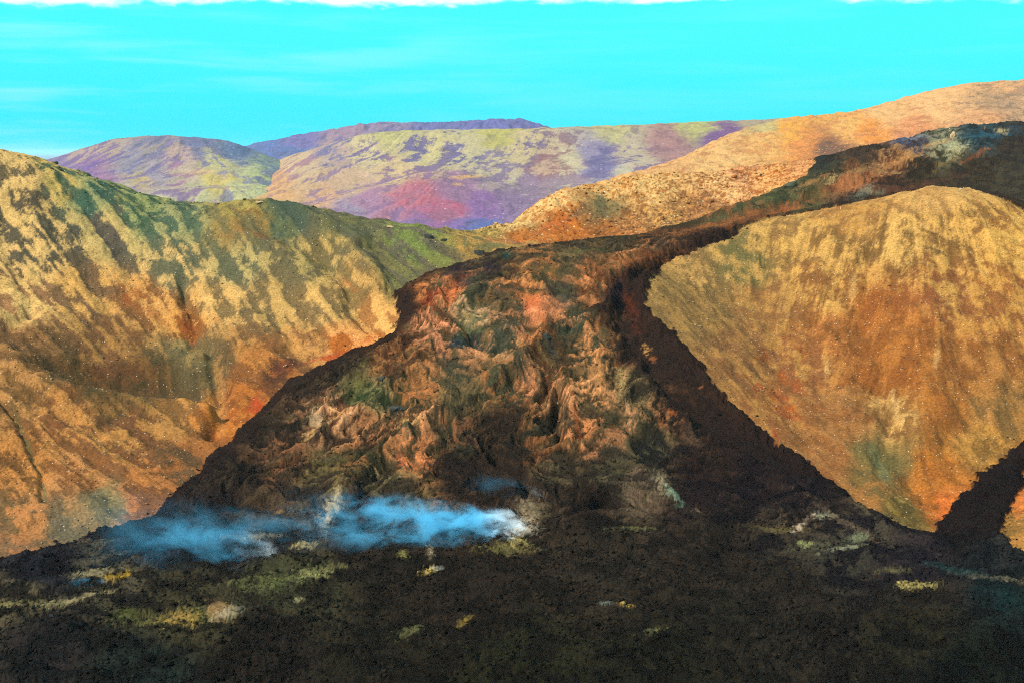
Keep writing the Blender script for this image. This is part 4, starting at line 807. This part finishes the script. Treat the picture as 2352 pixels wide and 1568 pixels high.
# --- white houses of the town out on the lowland
M_WALL = plain_mat('white_render', (.85, .80, .78), .8, .05, .3); M_ROOFR = plain_mat('pink_roof', (.75, .42, .40), .7, .1, .3); M_ROOFG = plain_mat('pale_metal_roof', (.75, .78, .80), .5, .1, .3); M_GLASS = plain_mat('window_glass', (.05, .07, .09), .2)
def house(px_, w, d, h, roofm, label):
    x_ = (px_[0] - 1176) / FPX * px_[1]; e = empty('house', (x_, px_[1], -171.5)); tag(e, label, 'building', 'white buildings of the far town')
    b_ = bmesh.new(); bmesh.ops.create_cube(b_, size=1)
    for v in b_.verts: v.co.x *= w; v.co.y *= d; v.co.z = (v.co.z + .5) * h
    bm_obj('wall', b_, M_WALL, e)
    r_ = bmesh.new(); k = [(-w / 2 - 1, -d / 2 - 1, h), (w / 2 + 1, -d / 2 - 1, h), (w / 2 + 1, d / 2 + 1, h), (-w / 2 - 1, d / 2 + 1, h), (-w / 2 - 1, 0, h * 1.35), (w / 2 + 1, 0, h * 1.35)]
    vs = [r_.verts.new(p_) for p_ in k]
    for f_ in ((0, 1, 5, 4), (2, 3, 4, 5), (0, 4, 3), (1, 2, 5), (0, 3, 2, 1)): r_.faces.new([vs[i] for i in f_])
    bm_obj('roof', r_, roofm, e)
    for s_x in (-.3, 0, .3):
        g_ = bmesh.new(); bmesh.ops.create_cube(g_, size=1)
        for v in g_.verts: v.co.x = v.co.x * w * .14 + s_x * w; v.co.y = v.co.y * .4 - d / 2; v.co.z = v.co.z * h * .3 + h * .55
        bm_obj('window', g_, M_GLASS, e)
house((73, 7800), 40, 22, 30, M_ROOFR, 'large white building with a pink roof right beside the left hill skyline')
house((98, 9600), 130, 30, 14, M_ROOFG, 'very long low white hall seen in the gap left of the blue hill')
house((111, 12500), 46, 26, 26, M_ROOFG, 'tall white block above the long hall in the far town')
house((119, 11500), 40, 26, 22, M_ROOFG, 'white block a little right of the tallest one in the far town')
house((143, 11000), 34, 22, 22, M_ROOFG, 'small white block against the skyline of the blue hill')
house((154, 12000), 34, 22, 20, M_ROOFR, 'rightmost small pinkish block in the far town gap')
house((55, 12500), 46, 26, 20, M_ROOFR, 'leftmost low white building in the far town gap')

# ================================================================== SMOKE
def plume(name, p0, p1, r0, r1, rise, dens, colr, label, wob, nscale=0.09, tmax=1.0):
    """drifting smoke: a closed hull round the plume axis, filled with a noisy volume that thins along its way"""
    p0 = np.array(p0); p1 = np.array(p1); L = float(np.hypot(*(p1 - p0)[:2])); ang = math.atan2(p1[1] - p0[1], p1[0] - p0[0])
    bm = bmesh.new(); nseg, nr = 28, 18; rings = []
    for i in range(nseg + 1):
        t = i / nseg; r = (r0 + (r1 - r0) * t ** .7) * 1.55 * math.sqrt(max(0.02, min(1, 12 * t + .15) * min(1, (1 - t) * 7)))
        rings.append([bm.verts.new((t * L, math.cos(a) * r * 1.5, rise * t + math.sin(a) * r)) for a in (2 * math.pi * k / nr for k in range(nr))])
    for A, B in zip(rings[:-1], rings[1:]):
        for k in range(nr): bm.faces.new((A[k], A[(k + 1) % nr], B[(k + 1) % nr], B[k]))
    bm.faces.new(rings[0][::-1]); bm.faces.new(rings[-1]); bmesh.ops.recalc_face_normals(bm, faces=bm.faces)
    m = bpy.data.materials.new('smoke_volume'); m.use_nodes = True; t = m.node_tree; t.nodes.clear()
    out = t.nodes.new('ShaderNodeOutputMaterial'); pv = t.nodes.new('ShaderNodeVolumePrincipled'); t.links.new(pv.outputs[0], out.inputs['Volume'])
    pv.inputs['Anisotropy'].default_value = -0.25
    tcn = t.nodes.new('ShaderNodeTexCoord'); sx = t.nodes.new('ShaderNodeSeparateXYZ'); t.links.new(tcn.outputs['Object'], sx.inputs[0])
    tt = math_n(t, 'DIVIDE', sx.outputs[0], L, clamp=True)
    t.links.new(mix_c(t, mapr(t, tt, 0.0, 0.22), (.92, .97, 1.0), colr), pv.inputs['Color'])   # white steam at the vent, blue further on
    rad = math_n(t, 'ADD', math_n(t, 'MULTIPLY', math_n(t, 'POWER', tt, .7), r1 - r0), r0)
    wn = t.nodes.new('ShaderNodeTexNoise'); wn.inputs['Scale'].default_value = nscale * .45; wn.inputs['Detail'].default_value = 4; t.links.new(tcn.outputs['Object'], wn.inputs['Vector'])
    wv = t.nodes.new('ShaderNodeSeparateColor'); t.links.new(wn.outputs['Color'], wv.inputs[0])
    yy = math_n(t, 'DIVIDE', sx.outputs[1], 1.5)
    zz = math_n(t, 'SUBTRACT', sx.outputs[2], math_n(t, 'MULTIPLY', tt, rise))
    zz = math_n(t, 'SUBTRACT', zz, math_n(t, 'MULTIPLY', math_n(t, 'SUBTRACT', wv.outputs[0], .5), wob))
    yy = math_n(t, 'SUBTRACT', yy, math_n(t, 'MULTIPLY', math_n(t, 'SUBTRACT', wv.outputs[1], .5), wob))
    dd = math_n(t, 'DIVIDE', math_n(t, 'SQRT', math_n(t, 'ADD', math_n(t, 'MULTIPLY', yy, yy), math_n(t, 'MULTIPLY', zz, zz))), rad)
    fall = mapr(t, dd, 1.15, 0.1)
    mpn = t.nodes.new('ShaderNodeMapping'); mpn.inputs['Scale'].default_value = (.55, 1, 1); t.links.new(tcn.outputs['Object'], mpn.inputs[0])
    nz = mapr(t, noise_n(t, mpn.outputs[0], nscale, 6, .65, .8), .47, .63, 0.0, 1.0)
    along = mapr(t, tt, 0.0, 1.0, 1.0, 0.10, False)
    along = math_n(t, 'MULTIPLY', math_n(t, 'POWER', along, 1.3), mapr(t, tt, 0.0, 0.02))
    along = math_n(t, 'MULTIPLY', along, mapr(t, tt, 1.0, 0.45))
    along = math_n(t, 'MULTIPLY', along, mapr(t, tt, 0.02, 0.3, 2.2, 1.0))
    d_ = math_n(t, 'MULTIPLY', math_n(t, 'MULTIPLY', math_n(t, 'MULTIPLY', fall, nz), along), dens)
    t.links.new(d_, pv.inputs['Density'])
    o = bm_obj(name, bm, m); o.location = tuple(p0); o.rotation_euler = (0, 0, ang)
    tag(o, label, 'smoke', 'smoke rising from vents in the lava')
    return o
SC = (0.14, 0.62, 1.0)
v0 = on(1212, 1215, 400, 600, 1.2); v1 = on(600, 1268, 400, 600, 2.5)
plume('smoke_plume', v0, v1, 3.2, 15.0, 9.0, 0.30, SC, 'bright blue smoke streaming left from the white vent at the foot of the lava fall', 13.0, .15)
v2 = on(640, 1278, 400, 600, 1.0); v3 = on(150, 1275, 400, 600, 2.0)
plume('smoke_plume', v2, v3, 3.0, 20.0, 8.0, 0.06, SC, 'thin blue smoke drifting over the left toe of the lava', 9.0, .10)
plume('smoke_plume', on(248, 1333, 380, 600, .3), on(150, 1352, 380, 600, .5), .7, 3.0, 1.0, 0.35, SC, 'small blue wisp beside the yellow streak at lower left', 2.0, .2)
plume('smoke_plume', on(1250, 1135, 400, 600, .3), on(1040, 1130, 400, 600, 3.0), 1.5, 9.0, 5.0, 0.025, SC, 'faint blue wisp above the bright smoke on the dark lava', 4.0, .12)

plume('smoke_plume', on(770, 1240, 400, 600, .5), on(330, 1215, 400, 600, 3.0), 2.0, 13.0, 6.0, 0.035, SC, 'pale blue smoke veil over the lava foot between the two bigger drifts', 10.0, .11)
# ================================================================== HAZE
if HAZE_ON:
    hb = bmesh.new(); bmesh.ops.create_cube(hb, size=1)
    x0, x1, y0, y1, z0, z1 = -41000, 41000, -900, 92000, -178, 125
    for v in hb.verts:
        v.co.x = x0 if v.co.x < 0 else x1; v.co.y = y0 if v.co.y < 0 else y1; v.co.z = z0 if v.co.z < 0 else z1
    mh = bpy.data.materials.new('haze_air'); mh.use_nodes = True; t = mh.node_tree; t.nodes.clear()
    out = t.nodes.new('ShaderNodeOutputMaterial'); pv = t.nodes.new('ShaderNodeVolumePrincipled'); t.links.new(pv.outputs[0], out.inputs['Volume'])
    pv.inputs['Color'].default_value = (0.55, 0.80, 1.0, 1); pv.inputs['Density'].default_value = 1.1e-5; pv.inputs['Anisotropy'].default_value = 0.0
    o = bm_obj('haze', hb, mh); o['kind'] = 'stuff'; o['label'] = 'thin blue air haze over the whole valley'
